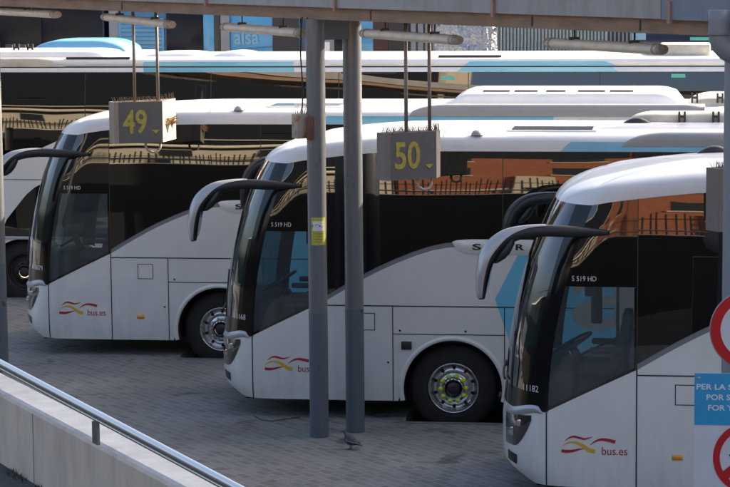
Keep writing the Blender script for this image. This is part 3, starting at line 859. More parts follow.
for j in range(17):
    z = 1.10+.89*j/16; xa = interp([(1.10,1.90),(1.36,2.0),(1.76,2.33),(1.9,2.5),(1.99,2.72)], z); P.append([Vector((xa+(9.2-xa)*i/30, -.003, z)) for i in range(31)])
g.grid(P); g.build('lower_window', BGLASS, dd)
g = G(); g.box((1.0,-.012,1.055), (9.2,-.001,1.085)); g.build('lower_trim', SILVER, dd)
g = G(); 
for a in (0,): 
    for k in range(9): g.box((1.2+k*1.5,-.004,.36), (1.208+k*1.5,-.002,1.02))
g.box((0,-.004,1.995), (DL,-.002,2.005)); g.build('panel_gaps', SEAM, dd)
# roof of the double-decker: two flat stripe bands with a groove, then a rounded top
prof = [(0,3.68),(0,3.748),(.015,3.751),(.015,3.767),(.002,3.770),(.006,3.842),(.022,3.868),(.07,3.886),(.2,3.898),(.6,3.908),(YC,3.914)]
g = G(); yb = ddy(3.68); pf = [(y+yb, z) for y, z in prof]; full = pf+[(W-y, z) for y, z in pf[-2::-1]]
g.grid([[Vector((x, y, z)) for y, z in full] for x in xr(.35, DL, .5)], sm=True)
rf4 = g.build('roof', ROOFW, dd)
g = G(); g.box((.4, yb+.004, 3.7495), (DL, yb+.0145, 3.7685)); g.build('roof_groove', SEAM, rf4)
g = G(); fr = [Vector((.35, y, z)) for y, z in full]
g.grid([[Vector((x, y, z)) for y, z in zip(*[iter(())]*2)] for x in ()] or [[fr[0], fr[1]], [fr[2], fr[3]]]) if False else None
# front wall of the double-decker, raked
P = []
for z in [.33+(3.68-.33)*j/20 for j in range(21)]:
    xf = .0+ (.35*max(0, (z-1.2)/2.5)**1.5); P.append([Vector((xf-.32*math.sqrt(max(0, 1-((y-YC)/YC)**2)), y, z)) for y in [YC-YC*math.cos(PI*k/16) for k in range(17)]])
g.grid(P); g.build('windscreen', BGLASS, dd)
g = G(); g.box((DL-.02, 0.01, .4), (DL+.03, W-.01, 3.9), bev=.01); g.build('rear_panel', WHITE, dd)
g = G(); g.box((.2,.1,.35), (DW-.6,W-.1,1.3)); g.box((DW+.6,.1,.35), (9.3,W-.1,1.0)); g.box((DW-.6,.6,.5), (DW+.6,W-.6,1.2)); g.build('underbody', DARK, dd)
for w in (DW, 10.0, 11.4):
    w4 = wheel(dd, w, False)
    for ch in w4.children:
        ch.data = ch.data.copy(); ch.data.materials.clear(); ch.data.materials.append(mat('dark_rim', (.035,.033,.03), .6, .3))  # rims set dark in place of polished metal
def dd_px(px): return ony(px, 68, 36.5).x-D4[0]
g = G()
for (a, b_) in ((142,293),(456,618)):
    xa, xb = dd_px(a), dd_px(b_)
    sl = .18
    for (z0, z1, y0, y1, s0, s1) in ((3.684,3.746,-.002,-.002,0,sl*.5),(3.772,3.838,.000,.003,sl*.6,sl*1.1)):
        e = 0 if a == 142 else 1
        g.add([(xa+s0*e, yb+y0, z0), (xb-s0*.2, yb+y0, z0), (xb-s1*1.0*e, yb+y1, z1), (xa+s1*e, yb+y1, z1)], [(0,1,2,3)], 0, False)
g.build('roof_stripe', CYAN, dd)
def ddpod(pa, pb, y0, y1, z1, m, tip=.4):
    return roof_pod(dd, dd_px(pa), dd_px(pb), y0, y1, 3.875, z1, m, tip=tip)
ddpod(-60, 105, .35, 1.6, 4.00, ROOFW); ddpod(135, 200, .5, 1.5, 3.96, ROOFW); ddpod(206, 250, .4, 1.4, 3.975, ROOFW)
g = G(); g.box((dd_px(64), .13, 3.88), (dd_px(128), .22, 3.912), bev=.005); g.box((dd_px(437), .23, 3.89), (dd_px(500), .32, 3.925), bev=.005); g.box((dd_px(340), -.004+yb, 3.655), (dd_px(396), .0+yb, 3.678)); g.build('roof_rail', BPLAST, dd)
g = G(); xa, xb = -.2, dd_px(64); P = []
for i in range(15):
    t = i/14; x = xa+(xb-xa)*t; h = math.sqrt(max(.0004, 1-max(0, (x-(xb-.45))/.45)**2)); P.append([Vector((x, yb-.006, 3.765)), Vector((x, yb-.004, 3.765+.10*h)), Vector((x, yb+.03, 3.765+.135*h)), Vector((x, yb+.2, 3.892))])
g.grid(P); g.build('roof_fairing', POD, dd)
for px in (6, 20):
    x = dd_px(px); g = G(); g.box((x-.05,.6,3.99), (x-.025,.64,4.1)); g.box((x+.025,.6,3.99), (x+.05,.64,4.1)); g.box((x-.025,.61,4.03), (x+.025,.63,4.06)); g.build('roof_clip', BPLAST, dd)
for a, py in ((447,78),(678,76)):
    c = ony(a, py, 36.5); g = G(); z = c.z; x = c.x-D4[0]; g.box((x-.10, ddy(z)-.006, z-.03), (x+.11, ddy(z)-.003, z+.025)); g.build('window_label', TEAL, dd)
g = G()
for x in (3.3, 5.3, 7.3, 9.3, 11.3, 13.3): 
    g.grid([[Vector((x+k*.012, ddy(z)-.002, z)) for k in (0, 1)] for z in [2.82+.85*j/6 for j in range(7)]])
g.build('window_joints', MATS['window_joint_rubber'], dd)

# ------------------------------------------------------------------ coaches and things further back
def back_coach(name, label, px0, px1, Y, H_, body, glassy, sill_z=2.6, cab=None, rz=0, group=None):
    a = ony(px0, 40, Y).x; b_ = ony(px1, 40, Y).x
    r = thing(name, label, 'coach', (a, Y, 0), group)
    L = b_-a; g = G(); P = []
    pf = [(0,.35),(0,1.2),(0,2.4),(.03,H_-.35),(.06,H_-.2),(.14,H_-.07),(.35,H_),(YC,H_+.03)]
    full = pf+[(W-y, z) for y, z in pf[-2::-1]]
    g.grid([[Vector((x, y, z)) for y, z in full] for x in (0, .05, L*.3, L*.6, L-.05, L)])
    g.add([Vector((0, y, z)) for y, z in full], [tuple(range(len(full)))], 0, False); g.add([Vector((L, y, z)) for y, z in full], [tuple(range(len(full)))], 0, False)
    g.build('body', body, r)
    return r, L
BLUEP = mat('bright_blue_paint', (.05,.27,.52), .35, 0, .4, var=.06)
BLUED = mat('deep_blue_paint', (.03,.14,.27), .4, 0, .3, var=.1)
NAVY = mat('navy_glass', (.008,.011,.020), .22, spec=.15)
NAVYP = mat('navy_paint', (.022,.04,.085), .4, 0, .3)
SLATE = mat('slate_grey_paint', (.20,.22,.25), .5, var=.1)
MAROON = mat('dark_maroon_paint', (.05,.015,.018), .6)
YB = 44.0
HB = 4.75
def bpx(px): return ony(px, 35, YB).x
def panel(r, name, px0, px1, py0, py1, m, dy=.02, th=.02, key=None):
    a = ony(px0, py1, YB); b_ = ony(px1, py0, YB); g = G(); o = r.location
    g.box((a.x-o.x, -dy, a.z), (b_.x-o.x, -dy+th, b_.z), bev=.008); return g.build(name, m, r)
rA, _ = back_coach('tall_coach', 'tall dark glazed coach at the top left behind all the white roofs', -60, 104, YB, HB, NAVYP, None)
panel(rA, 'upper_window', -58, 41, 0, 60, NAVY); panel(rA, 'upper_window', 43.5, 102, 0, 60, NAVY)
rB, _ = back_coach('tall_coach', 'tall blue coach end with slatted panel between two slate posts, behind sign 49', 109, 222, YB, HB, BLUED, None)
panel(rB, 'corner_post', 110, 118, 0, 62, SLATE, .03); 
pb = panel(rB, 'slatted_panel', 119, 164, 18, 62, BLUEP)
g = G()
for k in range(9):
    a = ony(121, 24+k*4.2, YB-.03); b_ = ony(162, 24+k*4.2, YB-.03); g.box((a.x-rB.location.x, -.035, a.z-.012), (b_.x-rB.location.x, -.021, a.z+.012))
g.build('slats', BLUED, rB)
panel(rB, 'rear_window', 167, 203, 5, 62, NAVY); panel(rB, 'blue_edge', 204, 214, 5, 62, BLUEP); panel(rB, 'window_rubber', 214.6, 220, 5, 62, BPLAST, .025)
rC, _ = back_coach('tall_coach', 'tall bright blue coach with pale alsa lettering, just left of the twin pillars', 222.5, 300, YB, HB, BLUEP, None)
panel(rC, 'corner_post', 221.5, 229.5, 0, 62, SLATE, .05)
panel(rC, 'engine_grille', 273, 299, 0, 62, mat('dark_grille', (.03,.03,.032), .7))
g = G(); a = ony(234, 44, YB); b_ = ony(259, 44, YB); put_text(g, 'alsa', lambda x, y: Vector((a.x-rC.location.x+x, -.004, a.z+y)), .27, b_.x-a.x, bold=.02); g.build('side_lettering', mat('pale_blue_print', (.16,.36,.55), .5), rC)
a = ony(229.6, 50, YB); b_ = ony(272, 47, YB); g = G(); g.add([(a.x-rC.location.x,-.003,a.z),(b_.x-rC.location.x,-.003,b_.z+.02),(b_.x-rC.location.x,-.003,b_.z),(a.x-rC.location.x,-.003,a.z-.02)], [(0,1,2,3)], 0, False); g.build('panel_gaps', BLUED, rC)
rD, _ = back_coach('tall_coach', 'tall coach with blue, maroon and grey end panels seen just right of the twin pillars', 300.5, 440, YB, HB, NAVYP, None)
panel(rD, 'grey_panel', 321, 334, 0, 62, SLATE); st = panel(rD, 'white_notice', 323.5, 330, 42, 53, LETW, .03)
panel(rD, 'navy_panel', 334.5, 343, 0, 62, NAVY); panel(rD, 'blue_panel', 343.5, 373, 0, 62, BLUEP)
panel(rD, 'maroon_panel', 373.5, 388, 0, 62, MAROON); panel(rD, 'dark_panel', 388.5, 409, 0, 62, mat('dark_grille', (0,0,0)))
for k in range(4): panel(rD, 'grey_slat', 411+k*7.2, 416+k*7.2, 0, 62, SLATE)
# wrapped pallet, striped fence, navy coach
wp = ony(466, 55, 41.6)
g = G(); R = []; cnt = 9
for i in range(15):
    t = i/14; x = -.52+1.05*t; row = []
    for j in range(20):
        a = 2*PI*j/20; r0 = (.42*math.sin(PI*min(1, max(.05, t)))**.5+.02); row.append(Vector((x+random.uniform(-.02,.02), r0*math.cos(a)*.7+random.uniform(-.03,.03), .25+(4.35-.25)*.5+(4.35-.25)*.5*max(-1, min(1, math.sin(a)*1.25))*(.90+.10*math.sin(PI*t))+random.uniform(-.03,.03))))
    R.append(row)
g.grid(R, closev=True, sm=False); g.add(R[0], [tuple(range(20))]); g.add(R[-1], [tuple(range(20))])
o = g.build('wrapped_load', mat('crinkled_plastic_film', (.28,.30,.34), .18, .55, .6, bump=(5,1,.12)), None); o.location = (wp.x, 41.6, 0)
tag(o, 'tall load wrapped in crinkled silvery plastic film beyond the white coach roofs', 'wrapped load')
fa = ony(486, 45, 43.2); fb = ony(605, 45, 43.2)
fr = thing('slatted_fence', 'pale green-grey fence of upright slats beyond the roofs, right of the wrapped load', 'fence', (fa.x, 43.2, 0))
g = G(); n = 34
for k in range(n+1):
    x = (fb.x-fa.x)*k/n; g.box((x, 0, .05), (x+.028, .03, 4.6))
g.build('slats', mat('pale_fence_slats', (.22,.27,.26), .5, var=.2, vscale=12), fr)
g = G(); g.box((0,.035,.3), (fb.x-fa.x,.075,.4)); g.box((0,.035,4.2), (fb.x-fa.x,.075,4.3)); g.box((0,.035,4.66), (fb.x-fa.x,.08,4.75)); g.build('rail', SLATE, fr)
rE, _ = back_coach('tall_coach', 'tall navy coach with a green window label at the top right', 604, 760, YB, HB, NAVYP, None)
panel(rE, 'upper_window', 640, 758, 0, 60, mat('navy_window', (.020,.035,.075), .12, spec=.6)); panel(rE, 'window_label', 690, 710, 37, 40.5, TEAL, .03)
panel(rE, 'pale_blue_sticker', 631, 646, 33, 40, mat('pale_blue_sticker', (.22,.45,.62), .5), .03)
g = G()
for k in range(8):
    a = ony(606+k*4, 50, YB); g.box((a.x-rE.location.x, -.03, 3.4), (a.x-rE.location.x+.03, -.01, 4.6))
g.build('grey_slat', SLATE, rE)
rp = ony(683, 47, 39.6); g = G(); g.box((-.35,-.4,0), (.42,.4,.2), bev=.03); g.box((-.55,-.3,0), (-.30,.3,.10), bev=.02); o = g.build('roof_pod', POD, dd); o.location = (rp.x-D4[0], .9, 3.87)
# blue-roofed coach between (its roof pod shows)
bz, bL = back_coach('low_blue_coach', 'lower coach with blue roof pod showing behind the top left white roof', -70, 128, 40.2, 3.77, POD, None)
rp = roof_pod(bz, bL-1.8, bL-.05, .2, 1.5, 3.76, 4.02, mat('sky_blue_paint', (.16,.42,.68), .35, 0, .4), tip=.6)
for px in (7, 20): 
    c = ony(px, 46, 40.2); g = G(); x = c.x-bz.location.x; g.box((x-.06,.1,3.76), (x+.06,.16,3.95)); g.build('roof_clip', BPLAST, bz)
# terminal building far behind
g = G(); g.box((-60, 62, 0), (50, 63, 9)); tag(g.build('terminal_wall', mat('terminal_render', (.16,.165,.17), .8, var=.2, vscale=.6), None), 'long dim terminal wall closing the view behind the parked coaches', 'wall')

# ------------------------------------------------------------------ ground
PZ = .16
xn = lambda c, d: c[0]+d
rects = []
kx = 14.0
ys = [13.5, C3[1]-.12, C3[1]+2.67, C2[1]-.12, C2[1]+2.67, C1[1]-.12, C1[1]+2.67, D4[1]-.25, D4[1]+2.8, 62]
xe = [kx, C3[0]+1.78, kx, C2[0]+1.78, kx, C1[0]+1.78, kx, D4[0]+1.6, -14]
g = G()
for i in range(len(xe)):
    y0, y1 = ys[i], ys[i+1]; x1 = xe[i]
    g.add([(-60,y0,PZ),(x1,y0,PZ),(x1,y1,PZ),(-60,y1,PZ)], [(0,1,2,3)], 0, False)
    g.add([(x1,y0,PZ),(x1,y1,PZ),(x1,y1,0),(x1,y0,0)], [(0,1,2,3)], 1, False)
    if i < len(xe)-1 and xe[i] != xe[i+1]:
        a, b_ = sorted((xe[i], xe[i+1])); g.add([(a,y1,PZ),(b_,y1,PZ),(b_,y1,0),(a,y1,0)], [(0,1,2,3)], 1, False)
g.add([(-60,13.5,PZ),(kx,13.5,PZ),(kx,13.5,0),(-60,13.5,0)], [(0,1,2,3)], 1, False)
pl = g.build('pavement', [PAVE, CONC], None, fix=False); pl['kind'] = 'structure'
g = G()   # pale kerb stones along the notches
for i in range(len(xe)-1):
    a, b_ = sorted((xe[i], xe[i+1]))
    if a == b_: continue
    y = ys[i+1]; up = (xe[i] > xe[i+1])
    y0, y1 = (y-.10, y) if up else (y, y+.10)
    g.add([(a,y0,PZ+.004),(b_,y0,PZ+.004),(b_,y1,PZ+.004),(a,y1,PZ+.004)], [(0,1,2,3)], 0, False)
o = g.build('kerb', mat('kerb_stone', (.15,.145,.14), .8, var=.2, vscale=6), None, fix=False); o['kind'] = 'structure'
g = G(); g.add([(-300,-200,0),(300,-200,0),(300,400,0),(-300,400,0)], [(0,1,2,3)], 0, False)
o = g.build('road', ASPH, None, fix=False); o['kind'] = 'structure'

# ------------------------------------------------------------------ retaining wall, upper road, handrail
Wd = Vector((.559,-.829,0)).normalized(); Wn = Vector((.829,.559,0)).normalized()
W0 = Vector((-4.23,14.33,0)); UZ = 2.44; WT = 2.90
def wp_(t, n, z): p = W0+Wd*t+Wn*n; return Vector((p.x, p.y, z))
g = G(); ts = [-16+i*.5 for i in range(int(46/.5)+1)]
sec = [(0,UZ-.5),(0,WT-.03),(.012,WT-.012),(.03,WT),(.20,WT+.004),(.222,WT-.01),(.235,WT-.03),(.235,0)]
g.grid([[wp_(t, n, z) for n, z in sec] for t in ts], 0)
g.mi = [1 if (k % (len(sec)-1)) in (2,3,4) else 0 for k in range(len(g.F))]; g.sm = [False]*len(g.F)
g.mi = [2 if (k % (len(sec)-1)) == 6 else v for k, v in enumerate(g.mi)]
wall = g.build('retaining_wall', [CONC, CONCTOP, mat('shade_black_concrete', (.011,.011,.012), .9, var=.3, vscale=1.5)], None); tag(wall, 'low pale concrete wall under the steel handrail in the lower left foreground', 'wall')  # outer face coloured near black as shade, so the windows mirror dark
g = G()
for t in (-6.0, -3.0, .62, 3.6, 6.6): g.add([wp_(t,-.0015,UZ), wp_(t+.008,-.0015,UZ), wp_(t+.008,-.0015,WT-.03), wp_(t,-.0015,WT-.03)], [(0,1,2,3)], 0, False)
g.build('wall_joint', mat('wall_joint_line', (.16,.15,.14), .9), wall)
g = G(); a = wp_(-16,0,UZ); b_ = wp_(30,0,UZ)
g.add([a, b_, (40,-60,UZ), (-80,-60,UZ), (-80,27,UZ)], [(0,1,2,3,4)], 0, False)
o = g.build('upper_road', ASPH, None, fix=False); o['kind'] = 'structure'
g = G(); g.add([(-80,-29.9,UZ+.004),(40,-29.9,UZ+.004),(40,-6,UZ+.004),(-80,-6,UZ+.004)], [(0,1,2,3)], 0, False)
o = g.build('bounce_sheet', mat('bounce_sheet_pale', (.42,.38,.30), .85, var=.1), None, fix=False); o['kind'] = 'structure'  # unseen pale sheet added to bounce warm fill onto the coach sides
# handrail
rail = thing('handrail', 'polished steel handrail on short posts along the pale concrete wall, lower left', 'handrail', tuple(wp_(0,.1,WT)))
RZ = 3.105
p0, p1 = onz(0, 363, RZ), onz(235, 487, RZ)
dr = (p1-p0).normalized(); o = rail.location
g = G(); q = [p0+dr*(-12+i*.5)-o for i in range(61)]; g.tube(q, .025, 20); g.build('rail', STEEL, rail)
g = G(); g.tube([v+Vector((0,0,-.034)) for v in q], (.010), 8); g.build('rail_flange', STEEL, rail)
for k in range(-3, 6):
    c = onz(95.5, 416, RZ)+dr*(k*2.05); c = c-o
    g = G(); g.box((-.042,-.008,-.115-.04), (.042,.008,-.035), M=Matrix.Translation(c) @ Matrix.Rotation(math.atan2(dr.y, dr.x), 4, 'Z')); g.build('post', mat('dull_steel', (.16,.16,.17), .5, .7), rail)
# grass tufts at the foot of the wall
g = G()
gp = [onz(5, 470, UZ), onz(30, 487, UZ)]
for k in range(520):
    t = random.random(); b0 = wp_(random.uniform(-2.2, 1.1), 0, UZ) - Wn*random.uniform(.0, .07)
    if math.sin(b0.x*9)+math.sin(b0.x*23+1)*.7 < .25: continue
    h = random.uniform(.01,.04); d = Vector((random.uniform(-.02,.02), random.uniform(-.02,.02), h)); s_ = Vector((random.uniform(-.004,.004), .004, 0))
    g.add([b0-s_, b0+s_, b0+d], [(0,1,2)], 0, False)
o = g.build('grass', mat('weedy_grass', (.06,.09,.03), .8, var=.3, vscale=20), None, fix=False); o['kind'] = 'stuff'; 

# ------------------------------------------------------------------ canopy beam
BD = Vector((.6588,-.7523,0)); BN = Vector((-.7523,-.6588,0))      # along the beam (to the right), towards the viewer
PL = onz(319.5, 436.3, PZ); PR = onz(355.5, 431.3, PZ); PC = (PL+PR)/2; PC.z = 0
bm_ = thing('canopy_beam', 'long grey and rust-brown canopy beam across the top of the view', 'beam', tuple(PC))
def bp_(t, n, z): p = BD*t+BN*n; return Vector((p.x, p.y, z))
BZ = 4.83; BZ2 = 4.965
def prism(g, t0, t1, sec, mi=0, n=1):
    R = [[bp_(t0+(t1-t0)*i/n, a, z) for a, z in sec] for i in range(n+1)]
    g.grid(R, mi, closev=True, sm=False); g.add(R[0], [tuple(range(len(sec)))], mi, False); g.add(R[-1], [tuple(range(len(sec)))], mi, False)
g = G(); prism(g, -22, 16, [(.30,BZ),(.30,BZ2+.03),(-.45,BZ2+.03),(-.45,BZ)]); g.build('lower_flange', RUSTB, bm_)
tt = (lambda px: px)
g = G(); prism(g, -22, 5.93, [(.36,BZ2),(.36,5.30),(.30,5.32),(-.5,5.32),(-.5,BZ2+.032),(.30,BZ2+.032),(.30,BZ2)]); g.build('fascia', FASCIA, bm_)
g = G(); prism(g, 5.95, 16, [(.37,BZ2-.005),(.37,5.30),(.30,5.32),(-.5,5.32),(-.5,BZ2+.032),(.30,BZ2+.032),(.30,BZ2-.005)]); g.build('fascia', FASCIAB, bm_, label='blue-grey end section of fascia')
PINK = mat('faded_pink_clamp', (.38,.22,.17), .7, var=.2, vscale=20)
def t_at(px, py, nn, z):   # where the beam line passes a pixel column
    best = None
    for i in range(-2200, 1600):
        p = PC+bp_(i/100, nn, z); v = p-CAM; d = v.dot(FW); x = 365+F*v.dot(R_)/d
        if best is None or abs(x-px) < best[0]: best = (abs(x-px), i/100)
    return best[1]
for px in (207, 336, 494, 671):
    t = t_at(px, 10, .36, BZ2); g = G(); prism(g, t-.02, t+.02, [(.361,BZ2-.035),(.392,BZ2-.035),(.392,BZ2+.16),(.361,BZ2+.16)]); g.build('clamp', PINK, bm_)
g = G()
for px in (122, 371, 532, 640):
    t = t_at(px, 20, .30, BZ); prism(g, t-.01, t+.01, [(.301,BZ+.02),(.306,BZ+.02),(.306,BZ2-.02),(.301,BZ2-.02)])
g.build('flange_joint', BPLAST, bm_)
t = t_at(706, 10, .36, BZ2); g = G(); prism(g, t-.03, t+.02, [(.361,BZ2+.001),(.365,BZ2+.001),(.365,5.29),(.361,5.29)]); g.build('rust_streaked_seam', RUSTB, bm_)
# batten lights under the beam
Ls = [((-60,8.5),(56,14.5),'batten light at the far left end of the canopy beam'), ((106,17),(170,24.5),'batten light above sign 49'),
      ((226,27),(301,33),'batten light ending just left of the twin pillars'), ((366,33.5),(456,40),'batten light just right of the twin pillars, above sign 50'), ((551,43),(660,49.5),'batten light hanging at the right, nearest the downpipe')]
for a, b_, l in Ls:
    # unproject on the plane of the beam offset .45 towards viewer
    def on_beam(px, py, nn):
        n2 = BN; base = PC+BN*nn; d = ray(px, py); k = (base-CAM).dot(n2)/d.dot(n2); return CAM+d*k
    P0 = on_beam(*a, .12); P1 = on_beam(*b_, .12)
    r = thing('batten_light', l, 'light', tuple((P0+P1)/2), 'batten lights under the canopy beam')
    d = (P1-P0)/2; dn = d.normalized(); sd = Vector((-dn.y, dn.x, 0)).normalized()
    g = G(); P = []
    for i in range(13):
        t = -1+2*i/12; P.append([d*t+sd*.07*math.cos(x)+Vector((0,0,.050*math.sin(x))) for x in [2*PI*k/14 for k in range(14)]])
    g.grid(P, closev=True); g.add(P[0], [tuple(range(14))]); g.add(P[-1], [tuple(range(14))]); g.build('diffuser', LIGHTB, r)
    for e in (-1, 1):
        g = G(); c = d*e; g.tube([c-dn*e*.05, c+dn*e*.05], [(.074,.054),(.060,.045)], 12); g.build('end_cap', mat('grimy_end_cap', (.40,.35,.28), .7, var=.3, vscale=20), r)
    for e in (-.55, .55):
        c = d*e; g = G(); zt = BZ+.01-(r.location.z+c.z); g.tube([c+Vector((0,0,.03)), c+Vector((0,0,zt))], .008, 6); g.box((-.05,-.02,.04), (.05,.02,.07), M=Matrix.Translation(c)); g.build('bracket', BPLAST, r)
bpy.data.objects  # noqa

# ------------------------------------------------------------------ pillars
pr_r = .105
def pillar_shaft(root, off, seam_z=1.57, r=pr_r, top=BZ, m1=None):
    g = G(); n = 28
    R = [[Vector((off.x+r*math.cos(2*PI*k/n), off.y+r*math.sin(2*PI*k/n), z)) for k in range(n)] for z in (seam_z, 2.5, 3.6, top)]
    g.grid(R, closev=True); g.build('upper_shaft', m1 or PILLARU, root)
    g = G(); R = [[Vector((off.x+(r+.0015)*math.cos(2*PI*k/n), off.y+(r+.0015)*math.sin(2*PI*k/n), z)) for k in range(n)] for z in (PZ, .8, seam_z)]
    g.grid(R, closev=True); g.build('painted_base', PILLARD, root)
tp = thing('twin_pillar', 'pair of round grey steel pillars joined at the top, in front of the middle coach', 'pillar', tuple(PC))
oL = PL-PC; oR = PR-PC; oL.z = oR.z = 0
pillar_shaft(tp, oL); pillar_shaft(tp, oR)
g = G(); a = math.atan2((oR-oL).y, (oR-oL).x); Lh = (oR-oL).length/2
g.box((-Lh,-.07,4.60), (Lh,.07,BZ-.001), M=Matrix.Rotation(a, 4, 'Z')); g.build('cross_piece', PILLARU, tp)
# notice on the left pillar
st = thing('wall_sticker', 'small yellow notice with camera picture stuck on the left of the twin pillars', 'notice', (PL.x, PL.y, 2.49))
nt_c = -BN*0
vdir = (Vector((0,0,0))-Vector((PL.x, PL.y, 0))).normalized(); base_a = math.atan2(vdir.y, vdir.x)+.16
def cyl(u, z, r=pr_r+.003): aa = base_a+u/pr_r; return Vector((r*math.cos(aa), r*math.sin(aa), z))
g = G(); g.grid([[cyl(-.085+.17*i/10, -.155+.31*j/4) for j in range(5)] for i in range(11)]); g.build('sheet', mat('notice_yellow', (.46,.44,.07), .5, var=.15, vscale=25), st)
g = G(); g.grid([[cyl(-.068+.13*i/8, .005+.11*j/2, pr_r+.0045) for j in range(3)] for i in range(9)]); g.build('white_field', LETW, st)
g = G(); R_c = [cyl(-.03+.05*math.cos(t), .06+.016*math.sin(t), pr_r+.006) for t in [2*PI*k/12 for k in range(12)]]; g.add(R_c, [tuple(range(12))], 0, False)
g.add([cyl(u, z, pr_r+.006) for u, z in ((-.035,.06),(.03,.035),(.045,.06),(-.01,.085))], [(0,1,2,3)], 0, False)
g.build('camera_picture', mat('dark_blue_print', (.015,.02,.06), .5), st)
g = G()
for j in range(4): g.grid([[cyl(-.065+.115*i/6, -.03-.03*j, pr_r+.0045), cyl(-.065+.115*i/6, -.022-.03*j, pr_r+.0045)] for i in range(7)])
g.build('small_print', mat('notice_olive_print', (.30,.22,.04), .5), st)
# junction box on the left pillar + cables
jb = thing('junction_box', 'rust-stained beige junction box with spikes on the left of the twin pillars', 'junction box', (0,0,0))
jz0, jz1 = 3.62, 3.90
ca = ony(294, 137, PL.y-.05); cb = ony(314, 137, PL.y-.05)
jl = ony(304, 126, PL.y-.02); jb.location = (jl.x, jl.y, 3.60)
zt = ony(304, 114, PL.y-.02).z; zb_ = ony(304, 138, PL.y-.02).z; jb.location.z = zb_
Mz = Matrix.Rotation(math.radians(35), 4, 'Z')
g = G(); g.box((-.12,-.07,0), (.10,.07,zt-zb_), M=Mz, bev=.008); g.build('box_body', BOXB, jb)
g = G(); g.box((.045,-.115,-.01), (.115,-.045,zt-zb_-.02), bev=.006); g.build('box_door', BOXR, jb)
def spikes(g, fn, n, h=.085, nrow=2):
    for k in range(n):
        for q in range(nrow):
            b0 = fn((k+.5)/n, q); tip = b0+Vector((random.choice((-.028,0,.028))+random.uniform(-.006,.006), random.uniform(-.02,.02), h*random.uniform(.85,1.08))); w_ = .003
            dv = Vector((w_,0,0)); dw = Vector((0,w_,0))
            g.add([b0-dv, b0+dv, tip+dv*.5, tip-dv*.5], [(0,1,2,3)], 0, False); g.add([b0-dw, b0+dw, tip+dw*.5, tip-dw*.5], [(0,1,2,3)], 0, False)
g = G(); spikes(g, lambda t, q: Mz @ Vector((-.10+.18*t, -.03+.06*q, zt-zb_)), 7, .10); g.build('bird_spikes', SPIKE, jb)
cb_ = thing('cable_run', 'two thin black cables dropping from the beam to the junction box', 'cable', (0,0,0))
tp1 = ony(303.5, 24, PL.y-.1)
cb_.location = (jl.x, jl.y, zt)
for dx, wob in ((-.02,.012),(.045,.0),(.07,-.01)):
    g = G(); pts = []
    for i in range(12):
        t = i/11; p = Vector((dx+wob*math.sin(t*7), -.02+.05*t, 0)) + Vector((0,0,(BZ-zt+.02)*t)); pts.append(p)
    g.tube(pts, .008, 6); g.build('cable', CABLE, cb_)
# left pillar and right pillar of the next pairs
lp0 = None
def pillar_at(px, py, tgt_t, side_off):
    base = PC+BD*tgt_t+side_off; return Vector((base.x, base.y, 0))
tL = -9.15; cL = PC+BD*tL+oR; cL.z = 0
lp = thing('canopy_pillar', 'round grey pillar at the left edge of the picture, sunlit on its right side', 'pillar', tuple(cL))
vx = lambda P_: 365+F*(P_-CAM).dot(R_)/(P_-CAM).dot(FW)
# slide along the beam until the right outline is at pixel column ~7
cL = onz(0.6, 371, PZ); cL = Vector((cL.x, cL.y, 0)); lp.location = cL; pillar_shaft(lp, Vector((0,0,0)))
for i in range(600):
    c = PC+BD*(5+i*.01)+oL
    if vx(Vector((c.x-.13, c.y, 2.6))) > 721.5: break
cR = Vector((c.x, c.y, 0))
rp_ = thing('canopy_pillar', 'round grey pillar at the right edge, beside the downpipe', 'pillar', tuple(cR)); pillar_shaft(rp_, Vector((0,0,0)), r=.13, m1=mat('light_grey_pillar_paint', (.23,.24,.26), .5, var=.08, vscale=4))
# downpipe
dp = thing('downpipe', 'thick grey plastic downpipe bending under the beam at the right edge', 'pipe', (0,0,0))
yb2 = cR.y-.34
def dpp(px, py): return ony(px, py, yb2)
dp.location = dpp(719, 22)
pts = [dpp(*p)-dp.location for p in ((719,10),(719,20),(719,30),(719.5,38),(722,45),(727,50.5),(734,54),(744,55),(760,55))]
g = G(); g.tube(pts, .092, 18); g.build('pipe', mat('grey_pvc', (.21,.22,.24), .4, var=.08), dp)
g = G(); g.tube([dpp(719,33)-dp.location, dpp(719,35.5)-dp.location], .099, 18); g.build('pipe_collar', mat('grey_pvc_dark', (.16,.17,.19), .45), dp)

